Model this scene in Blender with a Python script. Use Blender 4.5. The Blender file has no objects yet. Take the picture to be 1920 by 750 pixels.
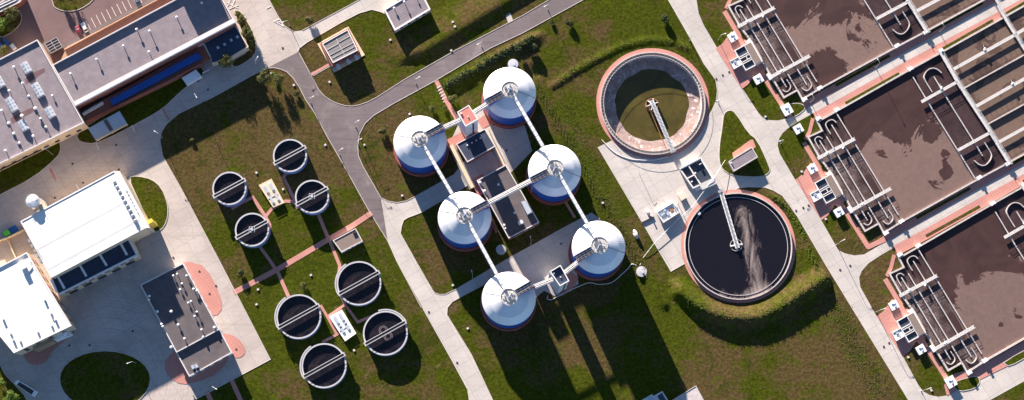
import bpy, bmesh, math, random
import numpy as np
from mathutils import Vector, Matrix, noise as mnoise
random.seed(7)
R = math.radians
sc = bpy.context.scene
# ------------------------------------------------------------------ camera
F, CX, CY = 3100.0, 960.0, 375.0
NX, NY = 900.0, 950.0
SC = 0.22
dn = Vector((NX-CX, CY-NY, -F)).normalized()
zc = -dn
xc = (Vector((1,0,0)) - zc*zc.x).normalized()
yc = zc.cross(xc)
M3 = Matrix((xc, yc, zc))                      # world from camera
POS = -(F*SC)*(M3 @ Vector((0,0,-1)))
cam = bpy.data.cameras.new('camera'); camo = bpy.data.objects.new('camera', cam)
sc.collection.objects.link(camo); sc.camera = camo
camo.matrix_world = Matrix.Translation(POS) @ M3.to_4x4()
cam.sensor_width = 36; cam.lens = F/1920*36; cam.clip_start = 1; cam.clip_end = 20000
def G(px, py, z=0.0):
    d = M3 @ Vector((px-CX, CY-py, -F))
    t = (z-POS.z)/d.z
    return Vector((POS.x+d.x*t, POS.y+d.y*t))
def m(p): return p*SC
# ------------------------------------------------------------------ light
ELEV = R(14.2)
sd = Vector((math.sin(R(24.2)), -math.cos(R(24.2)), 0))   # way shadows fall on the ground
sunv = Vector((-sd.x*math.cos(ELEV), -sd.y*math.cos(ELEV), math.sin(ELEV)))  # towards the sun
w = bpy.data.worlds.new('World'); sc.world = w; w.use_nodes = True
nt = w.node_tree; bg = nt.nodes['Background']
sky = nt.nodes.new('ShaderNodeTexSky'); sky.sky_type = 'NISHITA'; sky.sun_disc = False
sky.sun_elevation = ELEV; sky.sun_rotation = math.atan2(sunv.x, sunv.y)
sky.altitude = 1500; sky.air_density = .8; sky.dust_density = .3; sky.ozone_density = 2.0
nt.links.new(sky.outputs[0], bg.inputs[0]); bg.inputs[1].default_value = 0.05
sl = bpy.data.lights.new('sun', 'SUN'); sl.energy = 5.0; sl.angle = R(0.5); sl.color = (1.0, 0.87, 0.76)
so = bpy.data.objects.new('sun', sl); sc.collection.objects.link(so)
so.rotation_euler = sunv.to_track_quat('Z', 'Y').to_euler()
sc.view_settings.view_transform = 'Standard'; sc.view_settings.look = 'None'
sc.view_settings.exposure = 2.1; sc.view_settings.gamma = 1.0

# ------------------------------------------------------------------ materials
def nn(t, k, **kw):
    n = t.nodes.new(k)
    for a, b in kw.items():
        if a in n.inputs.keys(): n.inputs[a].default_value = b
        else: setattr(n, a, b)
    return n
def mixc(t, fac, a, b, mode='MIX'):
    n = t.nodes.new('ShaderNodeMix'); n.data_type = 'RGBA'; n.blend_type = mode
    for s, v in ((0, fac), (6, a), (7, b)):
        if hasattr(v, 'is_output') or isinstance(v, bpy.types.NodeSocket): t.links.new(v, n.inputs[s])
        else: n.inputs[s].default_value = v if s == 0 else (*v[:3], 1)
    return n.outputs[2]
def ramp(t, v, a, b, lo=0.0, hi=1.0):
    n = t.nodes.new('ShaderNodeMapRange'); n.inputs[1].default_value = a; n.inputs[2].default_value = b
    n.inputs[3].default_value = lo; n.inputs[4].default_value = hi
    t.links.new(v, n.inputs[0]); return n.outputs[0]
def math_(t, op, a, b=None):
    n = t.nodes.new('ShaderNodeMath'); n.operation = op
    for i, v in enumerate((a, b)):
        if v is None: continue
        if isinstance(v, bpy.types.NodeSocket): t.links.new(v, n.inputs[i])
        else: n.inputs[i].default_value = v
    return n.outputs[0]
def noise_(t, vec, scale, detail=4, rough=.55, dist=0):
    n = nn(t, 'ShaderNodeTexNoise'); n.inputs['Scale'].default_value = scale
    n.inputs['Detail'].default_value = detail; n.inputs['Roughness'].default_value = rough
    n.inputs['Distortion'].default_value = dist
    t.links.new(vec, n.inputs['Vector']); return n.outputs['Fac']
def base(name, rough=.8, metal=0.0, spec=.3, world=False):
    mt = bpy.data.materials.new(name); mt.use_nodes = True; t = mt.node_tree
    b = t.nodes['Principled BSDF']; b.inputs['Roughness'].default_value = rough
    b.inputs['Metallic'].default_value = metal; b.inputs['Specular IOR Level'].default_value = spec
    if world: v = nn(t, 'ShaderNodeNewGeometry').outputs['Position']
    else: v = nn(t, 'ShaderNodeTexCoord').outputs['Object']
    return mt, t, b, v
def bump(t, b, h, strength=.3, dist=.2):
    n = nn(t, 'ShaderNodeBump'); n.inputs['Strength'].default_value = strength; n.inputs['Distance'].default_value = dist
    t.links.new(h, n.inputs['Height']); t.links.new(n.outputs[0], b.inputs['Normal'])
def dark(c, k): return tuple(min(1, x*k) for x in c)
def M(name, col, rough=.8, metal=0.0, var=.18, scale=.5, spec=.3, bmp=0.0, world=False, stain=.0):
    mt, t, b, v = base(name, rough, metal, spec, world)
    n1 = noise_(t, v, scale, 6, .6); n2 = noise_(t, v, scale*7, 3, .6)
    f = math_(t, 'ADD', math_(t, 'MULTIPLY', n1, .65), math_(t, 'MULTIPLY', n2, .35))
    f = ramp(t, f, .32, .68)
    c = mixc(t, f, dark(col, 1-var), dark(col, 1+var))
    if stain:
        s = ramp(t, noise_(t, v, scale*.35, 7, .65, 1.2), .52, .66, 0, stain)
        c = mixc(t, s, c, dark(col, .45))
    t.links.new(c, b.inputs['Base Color'])
    if bmp: bump(t, b, n2, bmp, .1)
    return mt
def grass_mat(name, shift=0.0):
    mt, t, b, v = base(name, 1.0, 0, .02, True)
    big = noise_(t, v, .018, 5, .6, .6); mid = noise_(t, v, .10, 5, .65, .8); fine = noise_(t, v, .75, 5, .7); tiny = noise_(t, v, 2.6, 3, .7)
    mp = nn(t, 'ShaderNodeMapping'); mp.inputs['Rotation'].default_value = (0, 0, R(60)); mp.inputs['Scale'].default_value = (.022, .30, 1)
    t.links.new(v, mp.inputs[0]); mow = noise_(t, mp.outputs[0], 1, 4, .6, .8)
    f = math_(t, 'ADD', math_(t, 'MULTIPLY', big, .58), math_(t, 'ADD', math_(t, 'MULTIPLY', mid, .30), math_(t, 'MULTIPLY', mow, .12)))
    f = ramp(t, math_(t, 'ADD', f, shift), .468, .533)
    f2 = math_(t, 'ADD', math_(t, 'MULTIPLY', f, .88), math_(t, 'MULTIPLY', ramp(t, fine, .35, .65), .16))
    green = mixc(t, ramp(t, fine, .32, .68), (.024, .033, .002), (.066, .084, .005))
    brown = mixc(t, ramp(t, fine, .32, .68), (.048, .033, .012), (.122, .084, .038))
    c = mixc(t, f2, green, brown)
    c = mixc(t, ramp(t, tiny, .50, .62, 0, .45), c, (.010, .012, .002))
    c = mixc(t, ramp(t, noise_(t, v, .20, 6, .7, 1.5), .55, .64, 0, .6), c, (.060, .088, .004))
    c = mixc(t, ramp(t, noise_(t, v, .055, 6, .7, 2.0), .56, .66, 0, .7), c, (.024, .036, .004))
    c = mixc(t, ramp(t, noise_(t, v, .07, 6, .72, 2.5), .63, .70, 0, .75), c, (.135, .095, .048))
    c = mixc(t, ramp(t, noise_(t, v, 1.35, 2, .5), .71, .77, 0, .5), c, (.19, .19, .05))
    t.links.new(c, b.inputs['Base Color'])
    h = math_(t, 'ADD', math_(t, 'MULTIPLY', fine, .8), math_(t, 'MULTIPLY', tiny, .3))
    bump(t, b, h, .5, .5)
    return mt
def paved(name, col, joint=0.0, size=(5, 5), rough=.9, stain=.35, var=.10, tyre=0.0, crack=0.0, dust=None, rings=None):
    mt, t, b, v = base(name, rough, 0, .2, True)
    c = mixc(t, ramp(t, noise_(t, v, .06, 6, .6, .8), .35, .65), dark(col, 1-var), dark(col, 1+var*.7))
    c = mixc(t, ramp(t, noise_(t, v, 1.1, 4, .7), .45, .75, 0, .30), c, dark(col, .72))
    c = mixc(t, ramp(t, noise_(t, v, .035, 8, .7, 2.0), .53, .68, 0, stain), c, dark(col, .55))
    if tyre:
        mp = nn(t, 'ShaderNodeMapping'); mp.inputs['Rotation'].default_value = (0, 0, R(-30)); mp.inputs['Scale'].default_value = (.03, .9, 1)
        t.links.new(v, mp.inputs[0])
        c = mixc(t, ramp(t, noise_(t, mp.outputs[0], 1, 5, .6, .6), .5, .7, 0, tyre), c, dark(col, .55))
    if joint:
        mp = nn(t, 'ShaderNodeMapping'); mp.inputs['Rotation'].default_value = (0, 0, R(-30.5))
        t.links.new(v, mp.inputs[0])
        br = nn(t, 'ShaderNodeTexBrick'); br.offset = 0; br.inputs['Scale'].default_value = 1
        br.inputs['Brick Width'].default_value = size[0]; br.inputs['Row Height'].default_value = size[1]
        br.inputs['Mortar Size'].default_value = .10; br.inputs['Mortar Smooth'].default_value = .3
        br.inputs['Color1'].default_value = (0, 0, 0, 1); br.inputs['Color2'].default_value = (.25, .25, .25, 1); br.inputs['Mortar'].default_value = (1, 1, 1, 1)
        t.links.new(mp.outputs[0], br.inputs['Vector'])
        c = mixc(t, math_(t, 'MULTIPLY', br.outputs['Color'], joint), c, dark(col, .4))
    if crack:
        va = nn(t, 'ShaderNodeVectorMath'); va.operation = 'ADD'; t.links.new(v, va.inputs[0])
        nc = nn(t, 'ShaderNodeTexNoise'); nc.inputs['Scale'].default_value = .12; nc.inputs['Detail'].default_value = 5; t.links.new(v, nc.inputs['Vector'])
        vm = nn(t, 'ShaderNodeVectorMath'); vm.operation = 'SCALE'; vm.inputs[3].default_value = 9; t.links.new(nc.outputs['Color'], vm.inputs[0]); t.links.new(vm.outputs[0], va.inputs[1])
        vo = nn(t, 'ShaderNodeTexVoronoi'); vo.feature = 'DISTANCE_TO_EDGE'; vo.inputs['Scale'].default_value = .035; t.links.new(va.outputs[0], vo.inputs['Vector'])
        c = mixc(t, ramp(t, vo.outputs['Distance'], .002, .007, crack, 0), c, dark(col, .35))
    if dust:
        c = mixc(t, ramp(t, noise_(t, v, .05, 8, .72, 1.5), .56, .68, 0, .55), c, dust)
    if rings:
        dd = nn(t, 'ShaderNodeVectorMath'); dd.operation = 'DISTANCE'; t.links.new(v, dd.inputs[0]); dd.inputs[1].default_value = (*rings, 0)
        cb = nn(t, 'ShaderNodeCombineXYZ'); t.links.new(dd.outputs['Value'], cb.inputs[0])
        n1 = noise_(t, cb.outputs[0], .9, 5, .7); msk = ramp(t, noise_(t, v, .03, 3, .6), .40, .6); far = ramp(t, dd.outputs['Value'], 34, 46, 1, 0)
        c = mixc(t, math_(t, 'MULTIPLY', math_(t, 'MULTIPLY', ramp(t, n1, .5, .66, 0, .5), msk), far), c, dark(col, .5))
    t.links.new(c, b.inputs['Base Color'])
    bump(t, b, noise_(t, v, 1.5, 5, .7), .15, .1)
    return mt
def seam_mat(name, col, rough, metal, spacing=.6, ang=0.0, depth=.25, radial=0, spec=.5, var=.06):
    mt, t, b, v = base(name, rough, metal, spec)
    sep = nn(t, 'ShaderNodeSeparateXYZ')
    if radial:
        t.links.new(v, sep.inputs[0])
        a = math_(t, 'ARCTAN2', sep.outputs[1], sep.outputs[0])
        x = math_(t, 'MULTIPLY', a, radial/(2*math.pi))
    else:
        mp = nn(t, 'ShaderNodeMapping'); mp.inputs['Rotation'].default_value = (0, 0, -ang); t.links.new(v, mp.inputs[0])
        t.links.new(mp.outputs[0], sep.inputs[0]); x = math_(t, 'DIVIDE', sep.outputs[0], spacing)
    fr = math_(t, 'ABSOLUTE', math_(t, 'SUBTRACT', math_(t, 'FRACT', x), .5))
    line = ramp(t, fr, .40, .5)
    c = mixc(t, ramp(t, noise_(t, v, .35, 6, .65), .3, .7), dark(col, 1-var*2), dark(col, 1+var))
    c = mixc(t, math_(t, 'MULTIPLY', line, depth), c, dark(col, .35))
    t.links.new(c, b.inputs['Base Color'])
    bump(t, b, line, .4, .08)
    return mt

m_grass = grass_mat('grass')
m_lawn = grass_mat('lawn grass', -.03)
m_lawng = grass_mat('green lawn', -.09)
m_conc = paved('concrete paving', (.50, .465, .435), .5, (6, 6), stain=.22, tyre=.20, crack=.16)
m_yard = paved('yard concrete', (.47, .415, .38), .45, (6.5, 6.5), stain=.32, var=.13, tyre=.30, crack=.18, rings=tuple(G(197, 712)))
m_asph = paved('asphalt', (.165, .138, .142), 0, stain=.30, var=.14, tyre=.5, crack=.2, dust=(.27, .235, .22))
m_pinkasph = paved('red parking surface', (.17, .115, .115), 0, stain=.30, var=.15)
m_pink = paved('pink block paving', (.50, .240, .205), .35, (1.2, 1.2), stain=.20)
m_kerb = M('kerb stone', (.5, .46, .42), var=.15, scale=1)
m_paint = M('white road paint', (.72, .70, .68), var=.1, scale=1.5)
m_wallc = M('basin concrete', (.47, .43, .415), .8, var=.18, scale=.8, stain=.4)
m_walk = M('walkway concrete', (.47, .46, .45), .7, var=.12, scale=1, stain=.15)
m_white = M('white painted metal', (.74, .74, .74), .5, var=.07, scale=.6, stain=.12)
m_render = M('white render', (.72, .70, .68), .85, var=.07, scale=.3, stain=.15)
m_cream = M('cream render', (.62, .50, .36), .85, var=.12, scale=.3, stain=.2)
m_ochre = M('ochre render', (.36, .25, .16), .85, var=.12, scale=.4, stain=.2)
m_brick = M('red brick', (.26, .095, .07), .85, var=.25, scale=1.5, stain=.3)
m_felt = seam_mat('grey felt roof', (.235, .205, .225), .9, 0, 1.1, R(-60), .06, spec=.1, var=.09)
m_felt2 = M('dark felt roof', (.11, .095, .10), .85, var=.22, scale=.25, stain=.3)
m_navy = M('dark blue membrane and shaded roof', (.035, .048, .085), .6, var=.25, scale=.3, stain=.2)
m_whiteroof = seam_mat('white membrane roof', (.80, .79, .77), .6, 0, 9.2, R(120), .10, spec=.3, var=.05)
m_gutter = M('pale metal gutter', (.62, .60, .60), .5, .2, var=.1, scale=.5)
m_blueglass = seam_mat('blue glazing', (.012, .085, .36), .25, .1, 1.5, R(30), .75)
m_skyl = M('skylight glass', (.42, .48, .56), .25, .1, var=.15, scale=2)
m_dglass = M('dark glass', (.045, .055, .075), .15, 0, var=.2, scale=2, spec=.6)
m_dome = seam_mat('silver dome sheet', (.74, .75, .78), .45, .35, radial=72, depth=.17, var=.04)
m_bluewall = seam_mat('blue cladding', (.008, .085, .40), .5, 0, radial=90, depth=.35, var=.1, spec=.3)
m_plinth = M('red plinth', (.24, .075, .065), .8, var=.2, scale=.8, stain=.3)
m_tankblue = M('blue tank coating', (.22, .30, .55), .5, .1, var=.2, scale=.7, stain=.3)
m_rim = M('tank rim concrete', (.43, .43, .45), .6, var=.12, scale=1.2)
m_steel = M('galvanised steel', (.48, .49, .50), .4, .6, var=.15, scale=2)
m_dark = M('dark metal', (.05, .045, .045), .5, .2, var=.2, scale=2)
m_brown = M('brown deck', (.20, .155, .135), .8, var=.2, scale=1.2)
m_pinkroof = M('pink roof', (.52, .20, .17), .85, var=.12, scale=.6, stain=.1)
m_rust = M('rusty steel', (.28, .13, .07), .8, var=.35, scale=1)
m_manhole = M('cast iron', (.045, .035, .035), .7, var=.2, scale=3)
m_bark = M('bark', (.10, .07, .05), .9, var=.3, scale=2)
m_carwhite = M('white car paint', (.75, .75, .76), .25, var=.03, spec=.6)
m_carred = M('dark red car paint', (.22, .012, .03), .25, var=.05, spec=.6)
m_carblue = M('blue grey car paint', (.10, .14, .22), .25, var=.05, spec=.6)
m_bluebox = M('blue painted steel', (.02, .10, .33), .5, var=.2, scale=1)
m_greenbox = M('green tarpaulin', (.10, .50, .05), .6, var=.2, scale=1)
m_yellow = M('yellow paint', (.75, .52, .08), .6, var=.1)
m_tile = M('rubber', (.02, .02, .02), .8)
def leaf_mat(name, a, bb):
    mt, t, b, v = base(name, .8, 0, .2)
    t.links.new(mixc(t, ramp(t, noise_(t, v, 1.3, 3, .6), .35, .65), a, bb), b.inputs['Base Color'])
    return mt
m_leaf = leaf_mat('olive leaves', (.045, .055, .014), (.12, .115, .035))
m_leaf2 = leaf_mat('bright green leaves', (.05, .10, .012), (.14, .21, .03))
m_cov = leaf_mat('creeper leaves', (.035, .055, .006), (.085, .105, .018))
m_cov_sunlit = leaf_mat('sunlit bank leaves', (.055, .085, .005), (.115, .150, .012))  # lit copy of the creeper leaves, sunlight put into the colour
m_leaf3 = leaf_mat('dark green leaves', (.02, .035, .010), (.055, .07, .02))
def water_mat(name, col, rough=.12, wav=.12, wscale=1.2, spec=.4):
    mt, t, b, v = base(name, rough, 0, spec)
    c = mixc(t, ramp(t, noise_(t, v, .12, 5, .6, 1), .35, .65), dark(col, .8), dark(col, 1.25))
    t.links.new(c, b.inputs['Base Color'])
    bump(t, b, noise_(t, v, wscale, 3, .6), wav, .05)
    return mt
m_blackwater = water_mat('black water', (.010, .009, .013))
def film(mt, cc):
    t = mt.node_tree; b = t.nodes['Principled BSDF']; l = b.inputs['Base Color'].links[0].from_socket
    v = nn(t, 'ShaderNodeTexCoord').outputs['Object']
    c = mixc(t, ramp(t, noise_(t, v, .16, 7, .7, 2.5), .5, .62, 0, .8), l, cc)
    c = mixc(t, ramp(t, noise_(t, v, .5, 7, .75, 3), .62, .70, 0, .5), c, dark(cc, 2.2))
    t.links.new(c, b.inputs['Base Color'])
film(m_blackwater, (.030, .021, .024))
m_greenwater = water_mat('olive water', (.066, .055, .014), .25, .03)
def foam_water(name, darkc, tanc, gx, gy, off, thr=.5, sc_=.045, shift=0.0, blobs=()):
    """sludge surface with rafts of scum: noise plus a slow drift across the tank"""
    mt, t, b, v = base(name, .55, 0, .25)
    sep = nn(t, 'ShaderNodeSeparateXYZ'); t.links.new(v, sep.inputs[0])
    g = math_(t, 'ADD', math_(t, 'MULTIPLY', sep.outputs[0], gx), math_(t, 'MULTIPLY', sep.outputs[1], gy))
    for bx_, by_, br_, bk_ in blobs:
        dd = nn(t, 'ShaderNodeVectorMath'); dd.operation = 'DISTANCE'; t.links.new(v, dd.inputs[0]); dd.inputs[1].default_value = (bx_, by_, 0)
        g = math_(t, 'SUBTRACT', g, ramp(t, dd.outputs['Value'], br_*1.6, br_*.4, 0, bk_))
    va = nn(t, 'ShaderNodeVectorMath'); va.operation = 'ADD'; va.inputs[1].default_value = (shift, shift*.7, 0); t.links.new(v, va.inputs[0]); v = va.outputs[0]
    n = noise_(t, v, sc_, 10, .66, 1.0); n2 = noise_(t, v, .5, 4, .6, 1.5)
    s = math_(t, 'ADD', math_(t, 'ADD', math_(t, 'ADD', math_(t, 'MULTIPLY', n, 1.7), -.35), math_(t, 'MULTIPLY', math_(t, 'SUBTRACT', n2, .5), .14)), math_(t, 'ADD', g, off))
    f = ramp(t, s, thr-.006, thr+.006)
    dk = mixc(t, ramp(t, noise_(t, v, .08, 6, .6, 1.5), .35, .7), dark(darkc, .85), dark(darkc, 1.35))
    tn = mixc(t, ramp(t, noise_(t, v, .35, 6, .7, 1), .3, .7), dark(tanc, .86), dark(tanc, 1.12))
    t.links.new(mixc(t, f, dk, tn), b.inputs['Base Color'])
    bump(t, b, math_(t, 'ADD', math_(t, 'MULTIPLY', f, .3), noise_(t, v, 2, 3, .6)), .15, .08)
    return mt

# ------------------------------------------------------------------ mesh builder
ROOT = {}
class MB:
    def __init__(s): s.v = []; s.f = []
    def add(s, vs, fs):
        o = len(s.v); s.v += [tuple(a) for a in vs]; s.f += [tuple(i+o for i in f) for f in fs]; return s
    def prism(s, pts, z0, z1, bottom=True):
        p = [(a[0], a[1]) for a in pts]
        ar = sum(p[i][0]*p[(i+1) % len(p)][1]-p[(i+1) % len(p)][0]*p[i][1] for i in range(len(p)))
        if ar < 0: p = p[::-1]
        n = len(p)
        vs = [(x, y, z0) for x, y in p]+[(x, y, z1) for x, y in p]
        fs = [(i, (i+1) % n, n+(i+1) % n, n+i) for i in range(n)]+[tuple(range(n, 2*n))]
        if bottom: fs.append(tuple(range(n-1, -1, -1)))
        return s.add(vs, fs)
    def sheet(s, pts, z):
        p = [(a[0], a[1]) for a in pts]
        ar = sum(p[i][0]*p[(i+1) % len(p)][1]-p[(i+1) % len(p)][0]*p[i][1] for i in range(len(p)))
        if ar < 0: p = p[::-1]
        return s.add([(x, y, z) for x, y in p], [tuple(range(len(p)))])
    def box(s, cx, cy, z0, z1, lx, ly, ang=0.0):
        c, n = math.cos(ang), math.sin(ang)
        return s.prism([(cx+c*x-n*y, cy+n*x+c*y) for x, y in ((-lx/2, -ly/2), (lx/2, -ly/2), (lx/2, ly/2), (-lx/2, ly/2))], z0, z1)
    def bar(s, a, b, wd, ht):
        a = Vector(a); b = Vector(b); d = (b-a)
        if d.length < 1e-6: return s
        d.normalize(); sdv = Vector((-d.y, d.x, 0))
        if sdv.length < 1e-4: sdv = Vector((1, 0, 0))
        sdv.normalize(); up = d.cross(sdv)*-1 if False else sdv.cross(d)*-1
        up = d.cross(sdv)
        vs = []
        for p in (a, b):
            for i, j in ((-1, -1), (1, -1), (1, 1), (-1, 1)): vs.append(p+sdv*wd/2*i+up*ht/2*j)
        return s.add(vs, [(0, 3, 2, 1), (4, 5, 6, 7), (0, 1, 5, 4), (1, 2, 6, 5), (2, 3, 7, 6), (3, 0, 4, 7)])
    def wall(s, pts, wd, z0, z1, closed=False):
        """mitred wall along a plan polyline"""
        P = [Vector((a[0], a[1])) for a in pts]; n = len(P); L = []; Rr = []
        for i in range(n):
            if closed: a = P[i-1]; c = P[(i+1) % n]
            else: a = P[max(i-1, 0)]; c = P[min(i+1, n-1)]
            d1 = (P[i]-a); d2 = (c-P[i])
            if d1.length < 1e-6: d1 = d2
            if d2.length < 1e-6: d2 = d1
            d1.normalize(); d2.normalize()
            n1 = Vector((-d1.y, d1.x)); n2 = Vector((-d2.y, d2.x)); mm = n1+n2
            if mm.length < .3: mm = n1
            mm.normalize(); k = min(1/max(.4, mm.dot(n1)), 2)
            L.append(P[i]+mm*k*wd/2); Rr.append(P[i]-mm*k*wd/2)
        vs = []
        for i in range(n):
            vs += [(L[i].x, L[i].y, z0), (Rr[i].x, Rr[i].y, z0), (Rr[i].x, Rr[i].y, z1), (L[i].x, L[i].y, z1)]
        fs = []
        for i in range(n if closed else n-1):
            a = 4*i; b = 4*((i+1) % n)
            for k in range(4): fs.append((a+k, a+(k+1) % 4, b+(k+1) % 4, b+k))
        if not closed: fs += [(3, 2, 1, 0), (4*n-4, 4*n-3, 4*n-2, 4*n-1)]
        return s.add(vs, fs)
    def tube(s, pts, r, n=8):
        P = [Vector(p) for p in pts]; k = len(P); vs = []
        for i in range(k):
            d = (P[min(i+1, k-1)]-P[max(i-1, 0)]).normalized()
            u = d.cross(Vector((0, 0, 1)))
            if u.length < .05: u = d.cross(Vector((1, 0, 0)))
            u.normalize(); q = d.cross(u); rr = r[i] if isinstance(r, (list, tuple)) else r
            vs += [P[i]+(u*math.cos(2*math.pi*j/n)+q*math.sin(2*math.pi*j/n))*rr for j in range(n)]
        fs = [(i*n+j, i*n+(j+1) % n, (i+1)*n+(j+1) % n, (i+1)*n+j) for i in range(k-1) for j in range(n)]
        fs += [tuple(range(n)), tuple(range((k-1)*n, k*n))]
        return s.add(vs, fs)
    def lathe(s, prof, cx=0, cy=0, n=48, loop=False, cap=False):
        k = len(prof); vs = []
        for j in range(n):
            a = 2*math.pi*j/n
            vs += [(cx+r*math.cos(a), cy+r*math.sin(a), z) for r, z in prof]
        fs = []
        for j in range(n):
            j2 = (j+1) % n
            for i in range(k if loop else k-1):
                i2 = (i+1) % k
                fs.append((j*k+i, j2*k+i, j2*k+i2, j*k+i2))
        if cap: fs.append(tuple(j*k+k-1 for j in range(n)))
        return s.add(vs, fs)
    def disc(s, cx, cy, r, z, n=48):
        return s.add([(cx+r*math.cos(2*math.pi*j/n), cy+r*math.sin(2*math.pi*j/n), z) for j in range(n)], [tuple(range(n))])
    def cyl(s, cx, cy, r, z0, z1, n=16):
        return s.lathe([(r, z0), (r, z1)], cx, cy, n).disc(cx, cy, r, z1, n)
    def build(s, name, mat, parent=None, smooth=False, origin=None):
        if parent is not None: o3 = ROOT[parent]
        elif origin is not None: o3 = Vector((origin[0], origin[1], origin[2] if len(origin) > 2 else 0))
        else:
            xs = [a[0] for a in s.v]; ys = [a[1] for a in s.v]
            o3 = Vector(((min(xs)+max(xs))/2, (min(ys)+max(ys))/2, min(a[2] for a in s.v)))
        me = bpy.data.meshes.new(name)
        me.from_pydata([(a[0]-o3.x, a[1]-o3.y, a[2]-o3.z) for a in s.v], [], s.f)
        me.materials.append(mat)
        ob = bpy.data.objects.new(name, me); sc.collection.objects.link(ob)
        if smooth:
            for p in me.polygons: p.use_smooth = True
        if parent is not None: ob.parent = parent
        else: ob.location = o3
        ROOT[ob] = o3
        return ob
def tag(o, label, cat, group=None):
    o['label'] = label; o['category'] = cat
    if group: o['group'] = group
    return o
def thing(name, label, cat, loc, group=None):
    o = bpy.data.objects.new(name, None); sc.collection.objects.link(o)
    o.location = (loc[0], loc[1], loc[2] if len(loc) > 2 else 0); o.empty_display_size = .5
    ROOT[o] = Vector(o.location); return tag(o, label, cat, group)
def copy_tree(o, parent=None):
    c = o.copy(); sc.collection.objects.link(c)
    if parent is not None: c.parent = parent
    for ch in [x for x in bpy.data.objects if x.parent == o]: copy_tree(ch, c)
    return c
def dup(o, loc, label, rz=None):
    c = copy_tree(o); c.location = (loc[0], loc[1], loc[2] if len(loc) > 2 else 0)
    if rz is not None: c.rotation_euler = (0, 0, rz)
    c['label'] = label; return c
def GG(pts, z=0.0): return [G(x, y, z) for x, y in pts]
def chaikin(p, it=1, closed=True):
    for _ in range(it):
        q = []
        n = len(p)
        rng = range(n) if closed else range(n-1)
        if not closed: q.append(p[0])
        for i in rng:
            a, b = p[i], p[(i+1) % n]
            q += [(a[0]*.75+b[0]*.25, a[1]*.75+b[1]*.25), (a[0]*.25+b[0]*.75, a[1]*.25+b[1]*.75)]
        if not closed: q.append(p[-1])
        p = q
    return p
def arc(cx, cy, r, a0, a1, n=16):  # pixel arc, angles in degrees, 0 = right, 90 = down
    return [(cx+r*math.cos(R(a0+(a1-a0)*i/n)), cy+r*math.sin(R(a0+(a1-a0)*i/n))) for i in range(n+1)]
UA = (G(1920, -50)-G(1580, 145)); UA = math.atan2(UA.y, UA.x)     # heading of the plant's long streets
UA = R(30.2)
UU = Vector((math.cos(UA), math.sin(UA))); VV = Vector((UU.y, -UU.x))
def ang(px0, px1):
    d = G(*px1)-G(*px0); return math.atan2(d.y, d.x)

# ------------------------------------------------------------------ ground with banks
C1 = G(1224, 193, 1.1); R1 = m(100)
C2 = G(1384.5, 461, 1.1); R2 = m(101)
banks = [  # crest polyline (px), height, width on the clarifier/inner side, width outside, centre that tells inner from outer
    ([(1272, 548), (1300, 572), (1332, 588), (1362, 597), (1394, 600), (1425, 595), (1460, 580), (1502, 552), (1530, 534), (1552, 520)], 3.2, 30, 17, (1384, 461)),
    ([(1035, 162), (1075, 136), (1120, 110), (1165, 87), (1215, 76), (1262, 79), (1300, 97), (1322, 122)], .62, 8, 10, (1224, 193)),
    ([(1448, 362), (1482, 388), (1508, 430), (1524, 475), (1536, 512)], 1.2, 12, 8, (1384, 461)),
    ([(1008, 150), (1030, 190), (1075, 268), (1110, 340), (1150, 400), (1185, 460), (1215, 520), (1245, 570)], 1.0, 14, 14, (1300, 300)),
    ([(832, 161), (920, 109), (1000, 67)], 1.5, 5, 26, (800, 60)),
    ([(790, 98), (860, 56), (950, 2), (1010, -34)], 1.6, 25, 60, (900, 200)),
    ([(1570, 545), (1610, 620), (1660, 710), (1690, 770)], .8, 10, 22, (1700, 500)),
]
def axis_vals(lo, hi, step, far):
    a = list(np.arange(lo, hi+step, step)); return np.array([-f for f in far[::-1]]+a+list(far))
xs = axis_vals(-240, 240, 1.2, [300, 500, 1200, 4000]); ys = axis_vals(-104, 104, 1.2, [150, 300, 800, 4000])
X, Y = np.meshgrid(xs, ys)
X = X.copy(); Y = Y.copy()
rr = np.hypot(X-C1.x, Y-C1.y); RH = R1-.9
near = np.abs(rr-RH) < .62
X[near] = C1.x+(X[near]-C1.x)/rr[near]*RH; Y[near] = C1.y+(Y[near]-C1.y)/rr[near]*RH
Z = np.zeros_like(X)
for line, h, wi, wo, cen in banks:
    P = GG(line); c = G(*cen); c = np.array([c.x, c.y])
    best = np.full(X.shape, 1e9); side = np.zeros(X.shape, bool)
    for a, b in zip(P[:-1], P[1:]):
        d = b-a; L2 = d.length_squared
        tt = np.clip(((X-a.x)*d.x+(Y-a.y)*d.y)/L2, 0, 1)
        qx = a.x+tt*d.x; qy = a.y+tt*d.y
        ds = np.hypot(X-qx, Y-qy)
        cr = d.x*(Y-a.y)-d.y*(X-a.x); cc = d.x*(c[1]-a.y)-d.y*(c[0]-a.x)
        mk = ds < best; best = np.where(mk, ds, best); side = np.where(mk, (cr*cc) > 0, side)
    wd = np.where(side, m(wi), m(wo))
    u = np.clip(1-best/wd, 0, 1)
    prof = u*u*(3-2*u)*.35+u*.65
    Z = np.maximum(Z, h*prof)
PAVED = []; PATHS = []
ZS = [0.012]
PC = [0]
def pz():
    PC[0] += 1; return .075+.004*(PC[0] % 16)
def surf(name, pts, mat, kerb=None, z=None, cha=0):
    if cha: pts = chaikin(pts, cha)
    if z is None:
        if name == 'path': z = pz()
        else: ZS[0] += .004; z = ZS[0]
    o = MB().sheet(GG(pts), z).build(name, mat); o['kind'] = 'structure'
    if name in ('road', 'plaza', 'yard'): PAVED.append(GG(pts))
    if kerb: kerbs.append((GG(pts), z+kerb))
    return o
kerbs = []
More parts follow.
